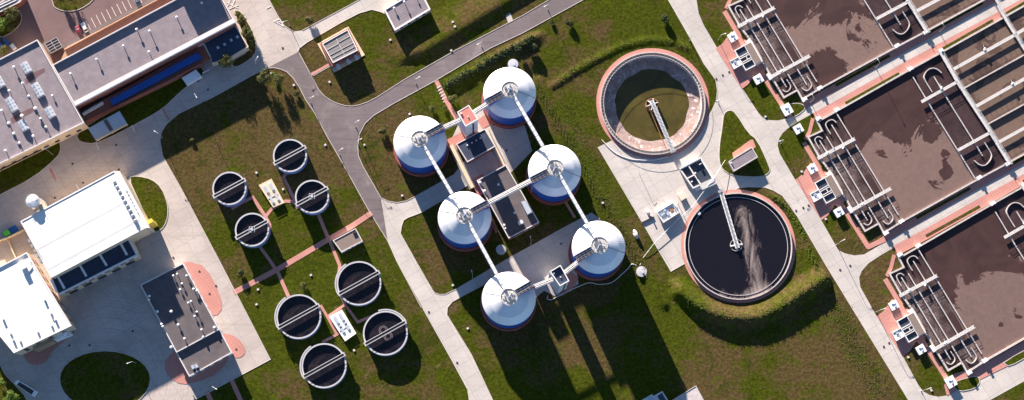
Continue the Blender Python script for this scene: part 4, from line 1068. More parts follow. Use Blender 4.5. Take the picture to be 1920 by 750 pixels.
for s in (-.9, .5): b.box(p.x+s, p.y+.3*s, 4.66, 5.8, 1.1, 1.5, UA)
b.build('air_handler', m_skyl, r)
# small flat building at top
r, Q = flat_building('pump_house', [(720, 18), (787, -22), (807, 17), (740, 57)], 3.9, 'small grey flat roofed building with a white parapet at the top edge', 'building', m_cream, m_felt, .35, m_render, pw=.6)
windows_on(r, Q[3], Q[2], 1.2, 2.8, 4, 1.4)
add_vents(r, 3.5, [(739, 15, 1.2, 1), (758, 3, 1.7, .9), (782, -2, .9, .8)])
# grille-roofed shed on pad
q = [(595, 82), (653, 50), (684, 103), (626, 136)]
Q = GG(q, .3); c = cen(Q)
r = thing('filter_shed', 'square shed with a grey striped roof and four white ducts, on a tan pad', 'shed', (c.x, c.y, 0))
MB().prism(Q, 0, .3).build('pad', m_cream, r)
zs = 4.6
QS = GG([(604, 82), (652, 55), (671, 94), (624, 118)], zs)
MB().prism(GG([(600, 82), (653, 52), (675, 97), (622, 124)], zs-1), .3, zs-1.3).build('base_wall', m_brick, r)
MB().prism(shrink(QS, .15), .3, zs-.3).build('wall', m_brick, r)
MB().wall(shrink(QS, .2), .32, zs-.5, zs, True).build('parapet', m_render, r)
MB().sheet(shrink(QS, .3), zs-.25).build('roof', seam_mat('ribbed grey roof', (.20, .185, .185), .6, .1, 1.6, R(120), .5), r)
def lerpq(Q, u, v): return Q[0]*(1-u)*(1-v)+Q[1]*u*(1-v)+Q[2]*u*v+Q[3]*(1-u)*v
b = MB()
for l in (((.5, .1), (.5, .95)), ((.5, .3), (.95, .3)), ((.03, .62), (.97, .62)), ((.05, .8), (.97, .8)), ((.05, .35), (.5, .35))):
    b.wall([lerpq(QS, *l[0]), lerpq(QS, *l[1])], .14, zs-.25, zs-.1)
b.build('roof_rib', m_gutter, r)
for i in range(4):
    p = lerpq(QS, .1+.27*i, -.09); MB().box(p.x, p.y, .3, 2.6+.2*i, 1.7, 1.1, UA).build('duct', m_cream, r)
for i in range(3):
    p = lerpq(QS, [.12, .52, .85][i], 1.14); MB().box(p.x, p.y, .3, 2.6, 1.5, 2.2, UA).build('tank_box', m_gutter, r)
# building between the digesters
r, Q = flat_building('machine_building', [(894, 338), (948, 308.5), (1011, 417), (954, 447)], 5.2, 'dark flat roofed building with vents lying under the middle walkway', 'building', m_brick, m_felt2, .45, m_gutter)
windows_on(r, Q[3], Q[2], 1.5, 3.5, 4, 1.8)
MB().prism(GG([(977, 378), (985, 376), (998, 397), (989, 402)], 6.8), 4.8, 6.6).build('air_handler', m_skyl, r)
p = G(976, 417, 5.6); MB().box(p.x, p.y, 4.8, 5.9, 2.0, 1.4, UA).build('hatch', m_white, r)
add_vents(r, 4.8, [(900, 342, .8, 1.3), (908.5, 358, .8, 1.2), (934.5, 346, .7, 1), (965, 399, 1.5, 1.1), (946, 422, .7, 1.1), (948, 428, .6, .8)])
r, Q = flat_building('pump_room', [(855, 270), (909.5, 241), (929, 274), (876, 304)], 4.6, 'small navy roofed building at the foot of the pink roofed tower', 'building', m_brick, m_navy, .3, m_gutter)
for px in ((876, 272), (885, 267.5), (893, 263), (900.5, 259)):
    p = G(*px, 4.7); MB().cyl(p.x, p.y, .3, 4.3, 4.8, 12).build('roof_light', m_white, r)
# beige pipe ducts down to the yard
for i, (ln, lb) in enumerate((([(846, 272), (865, 310), (886, 352)], 'beige covered pipe duct left of the grey yard between the digesters'), ([(912, 246), (930, 282), (945, 312)], 'beige covered pipe duct right of the grey yard between the digesters'))):
    P = GG(ln, 1); r = thing('pipe_duct', lb, 'pipe duct', (P[0].x, P[0].y, 0), 'beige pipe ducts')
    MB().wall(P, 1.5, 0, .9).build('cover', m_cream, r)
    n = Vector((UU.x, UU.y))
    MB().tube([(p.x-n.x*1.2, p.y-n.y*1.2, .6) for p in P], .22, 8).tube([(p.x+n.x*1.1, p.y+n.y*1.1, .5) for p in P], .16, 8).build('pipe', m_steel, r)
# shed by tanks
r, Q = flat_building('flat_shed', [(624, 451), (667, 428), (680, 452), (640, 473)], 2.7, 'low shed with a grey flat roof beside the pink path of the tanks', 'shed', m_render, m_brown, .25, m_gutter, pw=.35)
p = G(665, 436, 3.1); MB().box(p.x, p.y, 2.45, 3.1, .5, 1.6, R(-60)).build('roof_box', m_dark, r)
windows_on(r, Q[3], Q[2], 1, 2, 3, 1.2)
# cabin on the plaza island
r, Q = flat_building('cabin', [(1366, 303), (1410, 276), (1421, 294), (1376, 321)], 3.0, 'grey roofed cabin on the small triangular lawn beside the main road', 'cabin', m_cream, m_felt, .2, m_gutter, pw=.3)
windows_on(r, Q[0], Q[1], 1, 2, 3, 1.3) if False else None
windows_on(r, Q[3], Q[2], 1, 2.2, 3, 1.4)
p = G(1371, 305, 3.2); MB().cyl(p.x, p.y, .3, 2.8, 3.5, 12).build('roof_vent', m_white, r)
# white flat-roofed weighbridge canopy
QC = GG([(165, 241), (224, 208), (239, 233), (180, 264)], 4.2); c = cen(QC)
r = thing('canopy_shelter', 'pale blue canopy roof on posts beside the yard road', 'shelter', (c.x, c.y, 0))
MB().prism(QC, 3.8, 4.2).build('roof', m_skyl, r)
b = MB()
for u in (.2, .4, .6, .8): b.wall([lerpq(QC, u, .02), lerpq(QC, u, .9)], .22, 4.2, 4.32)
b.wall([lerpq(QC, 0, .96), lerpq(QC, 1, .96)], .8, 3.6, 4.35).build('roof_rib', m_cream, r)
MB().prism([lerpq(QC, .47, .05), lerpq(QC, .58, .05), lerpq(QC, .58, .88), lerpq(QC, .47, .88)], 4.2, 4.26).build('roof_panel', m_felt2, r)
b = MB()
for u, v in ((.05, .1), (.95, .1), (.95, .9), (.05, .9), (.5, .1), (.5, .9)): p = lerpq(QC, u, v); b.cyl(p.x, p.y, .15, 0, 3.8, 8)
b.build('post', m_steel, r)
# pale bus-like container under the long building
def container(q, z, label, name, cat, mat, lidmat=None, extra=None):
    Q = GG(q, z); c = cen(Q); r = thing(name, label, cat, (c.x, c.y, 0))
    MB().prism(Q, .45, z-.1).build('body', mat, r)
    MB().prism([c+(p-c)*1.02 for p in Q], z-.1, z).build('roof', lidmat or mat, r)
    u = (Q[1]-Q[0]); b = MB()
    for s in (.15, .3, .8):
        for t_ in (.1, .9): p = lerpq(Q, s, t_); b.lathe([(.45, -.12), (.45, .12)], 0, 0, 4) if False else b.box(p.x, p.y, 0, .9, .9, .35, math.atan2(u.y, u.x))
    b.build('wheels', m_tile, r)
    return r, Q
r, Q = container([(341, 146), (367, 130.5), (377.5, 143), (350, 159)], 3.0, 'white box trailer parked in the shade below the blue glazed roof', 'box_trailer', 'trailer', m_white)
MB().wall([lerpq(Q, .84, 0), lerpq(Q, .84, 1)], .15, 3.0, 3.15).build('roof_rib', m_gutter, r)
p = G(392, 131, 1.2); q_ = G(379, 137, 1.2); tag(MB().tube([(q_.x, q_.y, 1), (p.x, p.y, 1)], .18, 8).build('drawbar_pipe', m_white), 'white pipe running between the box trailer and the loading dock', 'pipe')
r, Q = container([(27, 719), (33, 712.5), (69, 734), (63, 744)], 2.6, 'white trailer with a dark open load bed at the bottom left corner', 'open_trailer', 'trailer', m_white)
MB().prism([lerpq(Q, .08, .12), lerpq(Q, .86, .12), lerpq(Q, .86, .88), lerpq(Q, .08, .88)], 2.6, 2.63).build('load_bed', m_dark, r)
# skip with green tarpaulin
Q = GG([(2, 436), (28, 421), (35, 431), (9, 445)], 1.9); c = cen(Q)
r = thing('waste_skip', 'blue skip with a bright green tarpaulin by the white hall', 'skip', (c.x, c.y, 0))
MB().prism(shrink(Q, .3), .1, 1.0).prism(Q, 1.0, 1.6).build('body', m_bluebox, r)
MB().prism([lerpq(Q, .04, .08), lerpq(Q, .46, .08), lerpq(Q, .46, .92), lerpq(Q, .04, .92)], 1.6, 1.85).build('tarpaulin', m_greenbox, r)
MB().wall([lerpq(Q, .5, 0), lerpq(Q, .5, 1)], .2, 1.6, 1.9).wall([lerpq(Q, .75, 0), lerpq(Q, .75, 1)], .15, 1.6, 1.8).build('cross_bar', m_dglass, r)
# yard wall near the hall
tag(MB().wall(GG([(-20, 455), (12, 446), (44, 430)], 2), .5, 0, 2.0).wall(GG([(12, 446), (28, 482)], 2), .35, 0, 1.6).build('yard_wall', m_cream), 'low cream yard wall between the skip and the white roofed building', 'wall')
# silo
p = G(60, 376, 17)
r = thing('silo', 'round silver silo with a ladder cage standing against the white hall', 'silo', (p.x, p.y, 0))
MB().lathe([(2.6, 3), (2.6, 16), (1.4, 17), (.02, 17.2)], p.x, p.y, 36).build('tank', m_dome, r)
b = MB()
for a in range(4): b.cyl(p.x+2.2*math.cos(a*1.57+.5), p.y+2.2*math.sin(a*1.57+.5), .18, 0, 3.2, 8)
b.build('leg', m_steel, r)
b = MB().lathe([(2.75, 16.0), (2.85, 16.0), (2.85, 16.1), (2.75, 16.1)], p.x, p.y, 36, loop=True)
for k in range(12): b.cyl(p.x+2.8*math.cos(k*.52), p.y+2.8*math.sin(k*.52), .05, 16, 17.1, 5)
b.lathe([(2.77, 17.05), (2.83, 17.05), (2.83, 17.12), (2.77, 17.12)], p.x, p.y, 36, loop=True).build('railing', m_steel, r)
b = MB().box(p.x+3.3, p.y-2.2, 0, 14.5, 2.2, 2.4, UA).box(p.x+1.4, p.y-3.4, 14.5, 15.5, 1.6, .7, UA); b.build('ladder_tower', m_cream, r)
# cage equipment by the parking
Q = GG([(84, 82), (106, 70), (117, 88), (95, 100)], 2.2); c = cen(Q)
r = thing('cooling_unit', 'slatted cooling unit in the corner beside the parking', 'cooling unit', (c.x, c.y, 0))
MB().prism(Q, 0, 2.0).build('body', m_felt2, r)
b = MB()
for i in range(5):
    b.wall([lerpq(Q, 0, i/4), lerpq(Q, 1, i/4)], .22, 2.0, 2.3)
for i in range(3): b.wall([lerpq(Q, i/2, 0), lerpq(Q, i/2, 1)], .22, 2.0, 2.32)
b.build('frame', m_steel, r)
# plaza machines
Q = GG([(1276, 317), (1314, 297), (1337, 335), (1300, 352)], 2.4); c = cen(Q)
r = thing('splitter_box', 'open concrete splitter box with dark chambers and a flight of steps on the plaza', 'splitter box', (c.x, c.y, 0))
b = MB().wall(Q, .45, 0, 2.2, True)
for l in (((.38, 0), (.38, 1)), ((0, .5), (.38, .5)), ((.0, -.03), (1, -.03))): b.wall([lerpq(Q, *l[0]), lerpq(Q, *l[1])], .4, 0, 2.25 if l[0][1] >= 0 else 2.45)
b.build('wall', m_render, r)
MB().sheet(Q, 1.3).build('water_surface', m_dglass, r)
MB().prism([lerpq(Q, .3, .97), lerpq(Q, 1.08, .97), lerpq(Q, 1.08, 1.25), lerpq(Q, .3, 1.25)], 0, 2.6).build('deck', m_walk, r)
b = MB()
for i in range(4): b.prism([lerpq(Q, .05+.07*i, 1.0), lerpq(Q, .12+.07*i, 1.0), lerpq(Q, .12+.07*i, 1.16), lerpq(Q, .05+.07*i, 1.16)], 0, .6+.45*i)
b.build('step', m_render, r)
b = MB(); p = lerpq(Q, .45, .45); b.cyl(p.x, p.y, .3, 1.2, 2.9, 10); p = lerpq(Q, .1, .72); b.box(p.x, p.y, 1.2, 2.7, .7, .4, UA); p = lerpq(Q, .85, .2); b.box(p.x, p.y, 2, 2.6, 1.2, .25, UA); b.build('valve', m_white, r)
Q = GG([(1231.5, 398), (1262, 380), (1275, 397), (1244, 417)], 1.8); c = cen(Q)
r = thing('valve_chamber', 'white valve chamber full of pipes left of the black clarifier', 'valve chamber', (c.x, c.y, 0))
MB().prism(Q, 0, 1.4).build('body', m_render, r); MB().wall(Q, .3, 1.4, 2.0, True).build('rim', m_white, r)
b = MB()
for u, v, l, w_ in ((.2, .4, 2.0, .8), (.45, .6, 1.4, 1.2), (.4, .2, 1.0, .7), (.9, .5, .4, 2.5)): p = lerpq(Q, u, v); b.box(p.x, p.y, 1.4, 2.0+u*.3, l, w_, UA)
b.build('pipework', m_skyl, r); p = lerpq(Q, .72, .5); MB().box(p.x, p.y, 1.4, 1.6, 1.6, 1.3, UA).build('hatch', m_rust, r)
for i in range(2):
    p = G(1268+i*4, 384-i*5, 2.8); MB().cyl(p.x, p.y, .12, 0, 2.8, 8).build('vent_pipe', m_white, r)
Q = GG([(1272, 365), (1282, 359.5), (1287.5, 370), (1278, 376)], 1.5); c = cen(Q)
r = thing('pump_box', 'small slatted white pump box between the splitter box and the valve chamber', 'pump box', (c.x, c.y, 0))
MB().prism(Q, 0, 1.3).build('body', m_cream, r); b = MB()
for i in range(4): b.wall([lerpq(Q, i/3, 0), lerpq(Q, i/3, 1)], .18, 1.3, 1.5)
b.build('slat', m_white, r)
Q = GG([(1207, 398), (1216, 393), (1222, 404), (1213, 410)], .4); c = cen(Q)
r = thing('pipe_outlet', 'white pipe outlet with a dark gate bar on the left edge of the plaza', 'pipe outlet', (c.x, c.y, 0))
MB().box(c.x, c.y+1, 0, 1.0, 1.2, 1.0, UA).cyl(c.x+1.2, c.y-.6, .3, 0, 1.6, 10).build('body', m_white, r)
a_, b_ = G(1204, 417, .5), G(1226, 406, .5); MB().wall([a_, b_], .35, 0, .6).build('bar', m_dark, r)
for px, lb in (((1199, 320), 'slim pole with a small arm standing alone on the plaza'),):
    p = G(*px, 4); r = thing('slim_pole', lb, 'pole', (p.x, p.y, 0)); MB().tube([(p.x, p.y, 0), (p.x, p.y, 4)], .07, 6).build('post', m_steel, r); MB().bar((p.x, p.y, 3.95), (p.x+1.1, p.y+1.3, 3.95), .1, .1).build('arm', m_white, r)
# bottom machines
Q = GG([(1200, 752), (1222, 739), (1226, 742), (1242, 733), (1258, 758), (1212, 775)], 2.2); c = cen(Q)
r = thing('generator_unit', 'grey machine with a round lid and glass panel at the bottom edge', 'machine', (c.x, c.y, 0))
MB().prism(Q, 0, 2.0).build('body', m_gutter, r)
p = G(1220.5, 748, 2.6); MB().cyl(p.x, p.y, 1.0, 2.0, 2.6, 24).build('lid', m_skyl, r)
q2 = GG([(1231, 742), (1241, 735), (1251, 752), (1241, 759)], 2.3); MB().prism(q2, 2.0, 2.3).build('frame', m_white, r); MB().prism(shrink(q2, .25), 2.3, 2.34).build('glass_panel', m_dglass, r)
Q = GG([(1254, 754), (1305, 723), (1325, 760), (1275, 790)], 1.0); c = cen(Q); r = thing('concrete_platform', 'pale concrete platform cut by the bottom edge right of the machine', 'platform', (c.x, c.y, 0))
MB().prism(Q, 0, 1.0).build('slab', m_wallc, r); MB().wall(shrink(Q, .15), .2, 1.0, 1.15, True).build('edge', m_gutter, r)
# round wells
for px, zz, rr_, lb in (((962, 120), 1.3, 2.1, 'round steel well cover just above the topmost digester'), ((1203, 509), 1.0, 2.1, 'round pale well cover on the grass where the white hose ends'), ((939.5, 468), 1.0, 2.0, 'round well cover in shade between the left digesters and the flat roofed building')):
    p = G(*px, zz); r = thing('well', lb, 'well', (p.x, p.y, 0), 'round wells near the digesters')
    MB().lathe([(rr_, 0), (rr_, zz-.1), (rr_+.1, zz-.1), (rr_+.1, zz), (0.02, zz+.12)], p.x, p.y, 36).build('cover', m_rim, r)
    MB().box(p.x+.5, p.y-.5, zz+.05, zz+.35, .8, .6, .6).build('hatch', m_skyl, r)
# hoses
pts = [(1360, 300, 1.4), (1337, 335, 3.0), (1300, 385, 1.6), (1262, 420, 1.2), (1230, 452, 1.0), (1203, 487, .3), (1200, 497, 1.1)]
tag(MB().tube([(*G(x, y, z_), z_) for x, y, z_ in pts], .08, 8).build('hose', m_white), 'thin white pipe running over the plaza from the cabin to the round well', 'pipe')
pts = hook((1203, 503), [(1186, 495), (1178, 503), (1165, 515), (1146, 530), (1122, 533), (1106, 530), (1085, 537), (1060, 549), (1045, 556), (1034, 562), (1026, 560)], (1028, 554))
tag(MB().tube([(*G(x, y, .2), .2) for x, y in pts], .13, 8).build('hose', m_white), 'white hose snaking over dark grass round the lowest right digester', 'hose')
pts = hook((1128, 262), [(1150, 284), (1175, 296), (1200, 300), (1225, 300)], (1252, 294))
tag(MB().tube([(*G(x, y, .25), .25) for x, y in pts], .14, 8).build('hose', m_white), 'curved white pipe along the plaza side of the drained clarifier', 'pipe')

# ------------------------------------------------------------------ cars
def car(px, head, paint, label):
    p = G(*px, .7)
    r = thing('parked_car', label, 'car', (0, 0, 0), 'cars in the parking bays')
    def sect(prof, hw, tw=None):
        b = MB(); n = len(prof); vs = []
        for s in (-1, 1):
            for x, z_ in prof: vs.append((x, s*(hw if z_ < .95 else (tw or hw)), z_))
        b.add(vs, [tuple(range(n)), tuple(range(2*n-1, n-1, -1))]+[(i, (i+1) % n, n+(i+1) % n, n+i) for i in range(n)]); return b
    o = sect([(-2.2, .25), (2.15, .25), (2.25, .55), (2.1, .78), (1.0, .93), (.95, .94), (-2.0, .94), (-2.25, .7)], .88).build('body', paint, r)
    bv = o.modifiers.new('bevel', 'BEVEL'); bv.width = .12; bv.segments = 3
    o = sect([(1.0, .93), (.3, 1.38), (-1.2, 1.40), (-1.9, .93)], .82, .66).build('glasshouse', m_dglass, r)
    o = sect([(.35, 1.385), (.3, 1.44), (-1.15, 1.45), (-1.25, 1.39)], .66, .64).build('roof', paint, r)
    for x in (-1.35, 1.4):
        for y in (-.86, .86):
            MB().tube([(x, y-.1, .33), (x, y+.1, .33)], .33, 14).build('wheel', m_tile, r)
    for y in (-.6, .6): MB().box(2.17, y, .55, .72, .12, .35).build('headlight', m_skyl, r)
    for s in (-1, 1): MB().box(.75, s*.98, .92, 1.05, .18, .2).build('mirror', paint, r)
    r.location = (p.x, p.y, .02); r.rotation_euler = (0, 0, head); return r
car((147.5, 57.5), R(118), m_carred, 'dark red car in the bay nearest the corner')
car((158.5, 51), R(118), m_carwhite, 'white car parked beside the dark red car')
car((258, 3), R(-62), m_carblue, 'blue grey car at the top edge near the end of the bays')
# blue boats / bins at left edge, a white van nose
for px, lb in (((0, 82), 'bright blue bin nearest the left edge under the bush'), ((11, 78), 'bright blue bin beside the white box near the left edge')):
    p = G(*px, 1.2); r = thing('waste_bin', lb, 'bin', (p.x, p.y, 0), 'blue bins at the left edge')
    MB().box(p.x, p.y, .15, 1.2, 3.0, 1.1, R(-50)).build('body', m_bluebox, r)
    o = MB().box(p.x, p.y, 1.2, 1.35, 3.1, 1.2, R(-50)).build('lid', m_bluebox, r)
p = G(24, 87, 1.6); r = thing('utility_box', 'white box between the blue bins and the grey roofed block', 'utility box', (p.x, p.y, 0))
MB().box(p.x, p.y, 0, 1.6, 2.2, 1.6, R(-50)).build('body', m_white, r); MB().box(p.x, p.y, 1.6, 1.7, 2.4, 1.8, R(-50)).build('lid', m_skyl, r)
# corner building top left
r, Q = flat_building('corner_building', [(-60, 33), (0, 4), (38, -20), (45, -8), (38, 3), (-60, 52)], 5, 'grey roofed building cut by the top left corner', 'building', m_brick, m_felt, .3, m_gutter)
MB().wall(GG([(-40, 33), (30, 0)], 5.3), .3, 4.7, 5.2).wall(GG([(-40, 28), (30, -6)], 5.3), .3, 4.7, 5.2).build('roof_rail', m_white, r)

# ------------------------------------------------------------------ lamps, manholes, small covers
def lamp_proto():
    r = thing('street_lamp', '-', 'street lamp', (0, 0, 0), 'street lamps')
    MB().cyl(0, 0, .22, 0, .5, 12).build('base', m_steel, r)
    MB().tube([(0, 0, .5), (0, 0, 7.2)], [.11, .07], 8).build('post', m_steel, r)
    MB().tube([(0, 0, 7.1), (.3, 0, 7.5), (1.6, 0, 7.65)], .06, 6).build('arm', m_white, r)
    MB().box(1.9, 0, 7.55, 7.70, .8, .32).build('lamp_head', m_white, r)
    return r
LP = lamp_proto(); first = True
lamps = [((304, 258), 150, 'at the rounded lawn corner by the yard'), ((483, 123), 60, 'in the shade above the asphalt fork'), ((370, 183), -60, 'on the yard road below the white trailer'), ((543, 48), 200, 'on the lawn edge of the top junction'),
         ((583, 193), 30, 'on the left kerb of the asphalt road'), ((903, 88), 210, 'on the main asphalt road near the topmost digester'), ((780, 157), 30, 'on the main asphalt road near the pump house'), ((667, 238), 30, 'at the centre of the asphalt junction'),
         ((1027, 18), 210, 'on the main asphalt road at the top edge'), ((1293, 76), 150, 'on the left edge of the main concrete road, top right'), ((1347, 75), 20, 'on the lawn left of the uppermost basin'), ((1347, 194), 200, 'at the exit of the plaza by the drained clarifier'),
         ((1520, 192), 120, 'on the first cross street near its mouth'), ((1464, 269), 200, 'at the lawn corner below the first cross street'), ((1568, 459), 30, 'at the lawn corner above the second cross street'), ((1643, 585), 20, 'on the lawn left of the lowest basin'),
         ((403, 727), -30, 'below the dark flat roofed building'), ((255, 681), 200, 'on the round lawn of the yard'), ((99, 290), 150, 'on the lawn below the grey roofed block'), ((886, 521), 100, 'on the driveway between the lower left digesters'),
         ((995, 458), 100, 'on the driveway below the flat roofed building'), ((672, 272), 30, 'on the right kerb of the asphalt road'), ((1642, 127), 120, 'on the first cross street, second from its mouth'), ((1762, 60), 120, 'on the first cross street near the right edge'),
         ((1727, 733), 20, 'on the lawn below the lowest basin'), ((637, 290), 30, 'on the left kerb of the asphalt road, lower of two')]
for (x, y), a, lb in lamps:
    g = G(x, y, 0)
    o = LP if first else copy_tree(LP); first = False
    o.location = (g.x, g.y, 0); o.rotation_euler = (0, 0, R(a)); o['label'] = 'thin street lamp '+lb
first = None
covers = [(1343, 148, 'where the main road meets the clarifier kerb'), (1355, 141, 'in the main road beside the drained clarifier'), (1367, 135, 'in the main road left of the uppermost basin'), (1492.5, 395, 'on the left kerb of the main road by the black clarifier'), (1506, 389.5, 'in the main road by the black clarifier'), (1516, 385, 'on the pink edge of the main road'),
          (1575, 506, 'in the main road left of the lower lawn'), (1594, 498, 'in the road mouth of the second cross street'), (1593, 498, ''), (1657, 650, 'in the main road near the bottom'), (1667, 643, 'on the right edge of the main road near the bottom'), (390, 168, 'in the yard road, upper'), (372, 152, 'next to the white box trailer'), (382, 192, 'in the yard road, lower'),
          (218, 272, 'in the yard below the canopy shelter'), (223, 318, 'just above the white hall'), (156, 343, 'left of the white hall top'), (103, 371, 'in the yard right of the silo'), (325, 483, 'in the sunlit yard right of the white hall'), (136, 307, 'in the yard below the grey roofed block'), (249, 621, 'in the shaded yard, left of centre'), (168, 647, 'above the round lawn'), (130, 648, 'near the pink patch of the white roofed building'),
          (405, 536, 'in the yard right of the dark roofed building'), (393, 551, 'on the pink patch, lower'), (374, 509, 'on the pink patch, upper'), (443, 655, 'on the lower pink patch'), (804, 585, 'in the concrete road by the driveway'), (857, 680, 'in the lower concrete road'), (924, 212, ''), (530, 90, 'in the top junction'), (950, 282, 'in the paving beside the navy roofed pump room'), (1052, 457, 'in the shaded driveway between the lower digesters')]
for x, y, lb in covers:
    if not lb: continue
    g = G(x, y, 0)
    if first is None:
        b = MB().cyl(0, 0, .42, 0, .165, 16)
        for k in range(4): b.box(-.3+.2*k, 0, 0.165, .18, .06, .7)
        first = b.build('manhole_cover', m_manhole, origin=(0, 0, 0)); o = first
    else: o = first.copy(); sc.collection.objects.link(o)
    o.location = (g.x, g.y, 0); tag(o, 'dark round manhole cover '+lb, 'manhole cover', 'manhole covers')
first = None
for x, y, lb in ((481, 324, 'right of the leftmost round tank'), (610, 272, 'on the lawn near the asphalt road'), (531, 355, 'near the cream hatch box'), (484, 543, 'square, beside the pink path into the yard'), (481, 571, 'on the lawn above the left lower tank'), (583, 516, 'on the lawn between the two tank groups'),
                 (509, 138, 'under the lawn tree at the asphalt fork'), (551, 160, 'on the lawn near the asphalt curve'), (618, 154, 'near the asphalt road below the filter shed'), (732, 75, 'left below the pump house'), (849, 43, 'upper of two on the top lawn'), (853, 52, 'lower of two on the top lawn'), (846, 95, 'on the lawn above the main asphalt road'),
                 (877, 616, 'on the lawn left of the lowest left digester'), (849, 535, 'at the driveway corner'), (683, 272, 'at the right kerb of the asphalt road'), (664, 657, 'between the two lowest round tanks'), (754, 367, 'on the lawn below the upper left digester'), (1503, 322, 'on the lawn above the middle basin inlet'), (1548, 411, 'on the lawn below the middle basin inlet'), (1703, 670, 'on the lawn below the lowest basin inlet'),
                 (1746, 732, 'on the lawn near the bottom right'), (1435, 219, 'at the lawn tip above the first cross street'), (1130, 381, 'on the slope right of the digesters'), (768, 214, 'on the lawn above the upper left digester'), (546, 631, 'left of the lowest round tank')):
    g = G(x, y, 0)
    if first is None:
        first = thing('ground_box', '-', 'cover', (0, 0, 0), 'pale ground boxes in the lawns')
        MB().box(0, 0, 0, .35, .9, .8).build('frame', m_wallc, first); MB().box(0, 0, .35, .4, .75, .65).build('lid', m_gutter, first); o = first
    else: o = copy_tree(first)
    o.location = (g.x, g.y, gz(g.x, g.y)); o.rotation_euler = (0, 0, R(random.choice((30, -60, 10)))); o['label'] = 'small pale ground box '+lb
# bollard-like marker in front of canopy
for px, px2, lb in (((180, 267), (185, 280), 'white painted barrier post below the left end of the canopy shelter'), ((247, 235), (252, 246), 'white painted barrier post below the right end of the canopy shelter'), ((143, 346), (149, 357), 'white barrier rail above the white hall')):
    a_, b_ = G(*px, .8), G(*px2, .8); r = thing('barrier', lb, 'barrier', (a_.x, a_.y, 0), 'white barriers in the yard')
    MB().bar((a_.x, a_.y, .8), (b_.x, b_.y, .8), .28, .2).build('rail', m_white, r); MB().cyl(a_.x, a_.y, .1, 0, .75, 8).cyl(b_.x, b_.y, .1, 0, .75, 8).build('post', m_white, r)
# rock in the shade beside the slope
bm = bmesh.new(); bmesh.ops.create_icosphere(bm, subdivisions=3, radius=1)
for v in bm.verts:
    k = 1+.35*mnoise.noise(v.co*1.6); v.co = Vector((v.co.x*1.0*k, v.co.y*1.9*k, v.co.z*.9*k))
me = bpy.data.meshes.new('boulder'); bm.to_mesh(me); bm.free(); me.materials.append(m_wallc)
o = bpy.data.objects.new('boulder', me); sc.collection.objects.link(o); g = G(1192, 440, 0); o.location = (g.x, g.y, .9); o.rotation_euler = (0, 0, .4); tag(o, 'pale boulder on the slope left of the valve chamber', 'boulder')

# ------------------------------------------------------------------ trees and shrubs
def tree_mesh(H, W_, seed, leaf, kind, tr=.18):
    rnd = random.Random(seed)
    r = thing(kind, '-', 'tree' if H > 2.5 else 'shrub', (0, 0, 0))
    b = MB(); b.tube([(0, 0, 0), (.1, .05, H*.3), (0, .1, H*.55)], [tr, tr*.8, tr*.5], 8)
    blobs = []
    nb = 11
    for i in range(nb):
        a = rnd.uniform(0, 6.28); q = W_*.5*rnd.uniform(.15, .72)
        c_ = Vector((q*math.cos(a), q*math.sin(a), H*rnd.uniform(.42, .82))); blobs.append((c_, W_*rnd.uniform(.14, .26)))
        b.tube([(0, .05, H*rnd.uniform(.2, .45)), tuple(c_*.6+Vector((0, 0, H*.2))), tuple(c_)], [tr*.5, tr*.3, tr*.12], 5)
    b.build('trunk', m_bark, r)
    cb = MB()
    for c_, rad in blobs:
        for k in range(230):
            d = Vector((rnd.gauss(0, 1), rnd.gauss(0, 1), rnd.gauss(0, .8))).normalized()*rad*rnd.uniform(.55, 1.15)
            p = c_+d; s = rnd.uniform(.10, .24)*(W_/6)**.4
            n = (d.normalized()+Vector((rnd.uniform(-.7, .7), rnd.uniform(-.7, .7), rnd.uniform(-.3, .9)))).normalized()
            t_ = n.orthogonal().normalized(); q = n.cross(t_)
            t_ = t_*math.cos(k)+q*math.sin(k); q = n.cross(t_)
            cb.add([p-t_*s, p+q*s*.6, p+t_*s, p-q*s*.6], [(0, 1, 2, 3)])
    cb.build('crown', leaf, r)
    return r
ta = tree_mesh(6.5, 6.2, 1, m_leaf, 'olive_tree'); tb = tree_mesh(6, 5.6, 2, m_leaf2, 'leafy_tree'); tc = tree_mesh(2.2, 3.0, 3, m_leaf, 'shrub', .08); td = tree_mesh(2.0, 3.0, 4, m_leaf3, 'shrub', .08)
used = set()
def plant(o, px, s, label, z=None, grp='trees and shrubs'):
    c = o if o not in used else copy_tree(o); used.add(o)
    g = G(*px, 3*s if 'tree' in o.name else 1); c.location = (g.x, g.y, gz(g.x, g.y)); c.scale = (s, s, s*random.uniform(.85, 1.1)); c.rotation_euler = (0, 0, random.uniform(0, 6)); c['label'] = label; c['group'] = grp
for o, px, s, lb in ((ta, (455, 38), .75, 'upper olive tree in the row by the end of the long building'), (ta, (463, 62), 1.0, 'large olive tree in the row by the end of the long building'), (ta, (470, 84), .7, 'lowest olive tree in the row by the end of the long building'), (ta, (446, 28), .5, 'small olive tree at the top of the row near the parking hatch'),
                     (ta, (426, 116), 1.15, 'round dark tree in front of the annex with four skylights'), (ta, (496, 146), 1.05, 'silvery tree on the lawn tip where the asphalt starts'), (ta, (523, 150), .8, 'paler loose tree beside the silvery tree on the lawn tip'), (tb, (512, 141), .42, 'bright green bush between the two lawn tip trees'),
                     (ta, (22, 26), 1.25, 'grey green tree in the top left corner'), (tb, (3, 45), 1.2, 'bright green tree at the left edge under the corner building'), (ta, (22, 52), .7, 'smaller grey tree below the corner tree'), (ta, (116, -2), .62, 'olive tree at the left of the top lawn island'), (ta, (134, -3), .66, 'dark tree at the right of the top lawn island'), (ta, (8, 98), .9, 'brownish tree above the grey roofed block'),
                     (tb, (22, 748), 1.1, 'yellow green tree at the bottom left corner beside the open trailer'), (tb, (2, 718), .7, 'yellow green bush at the left edge above the bottom corner')):
    plant(o, px, s, lb)
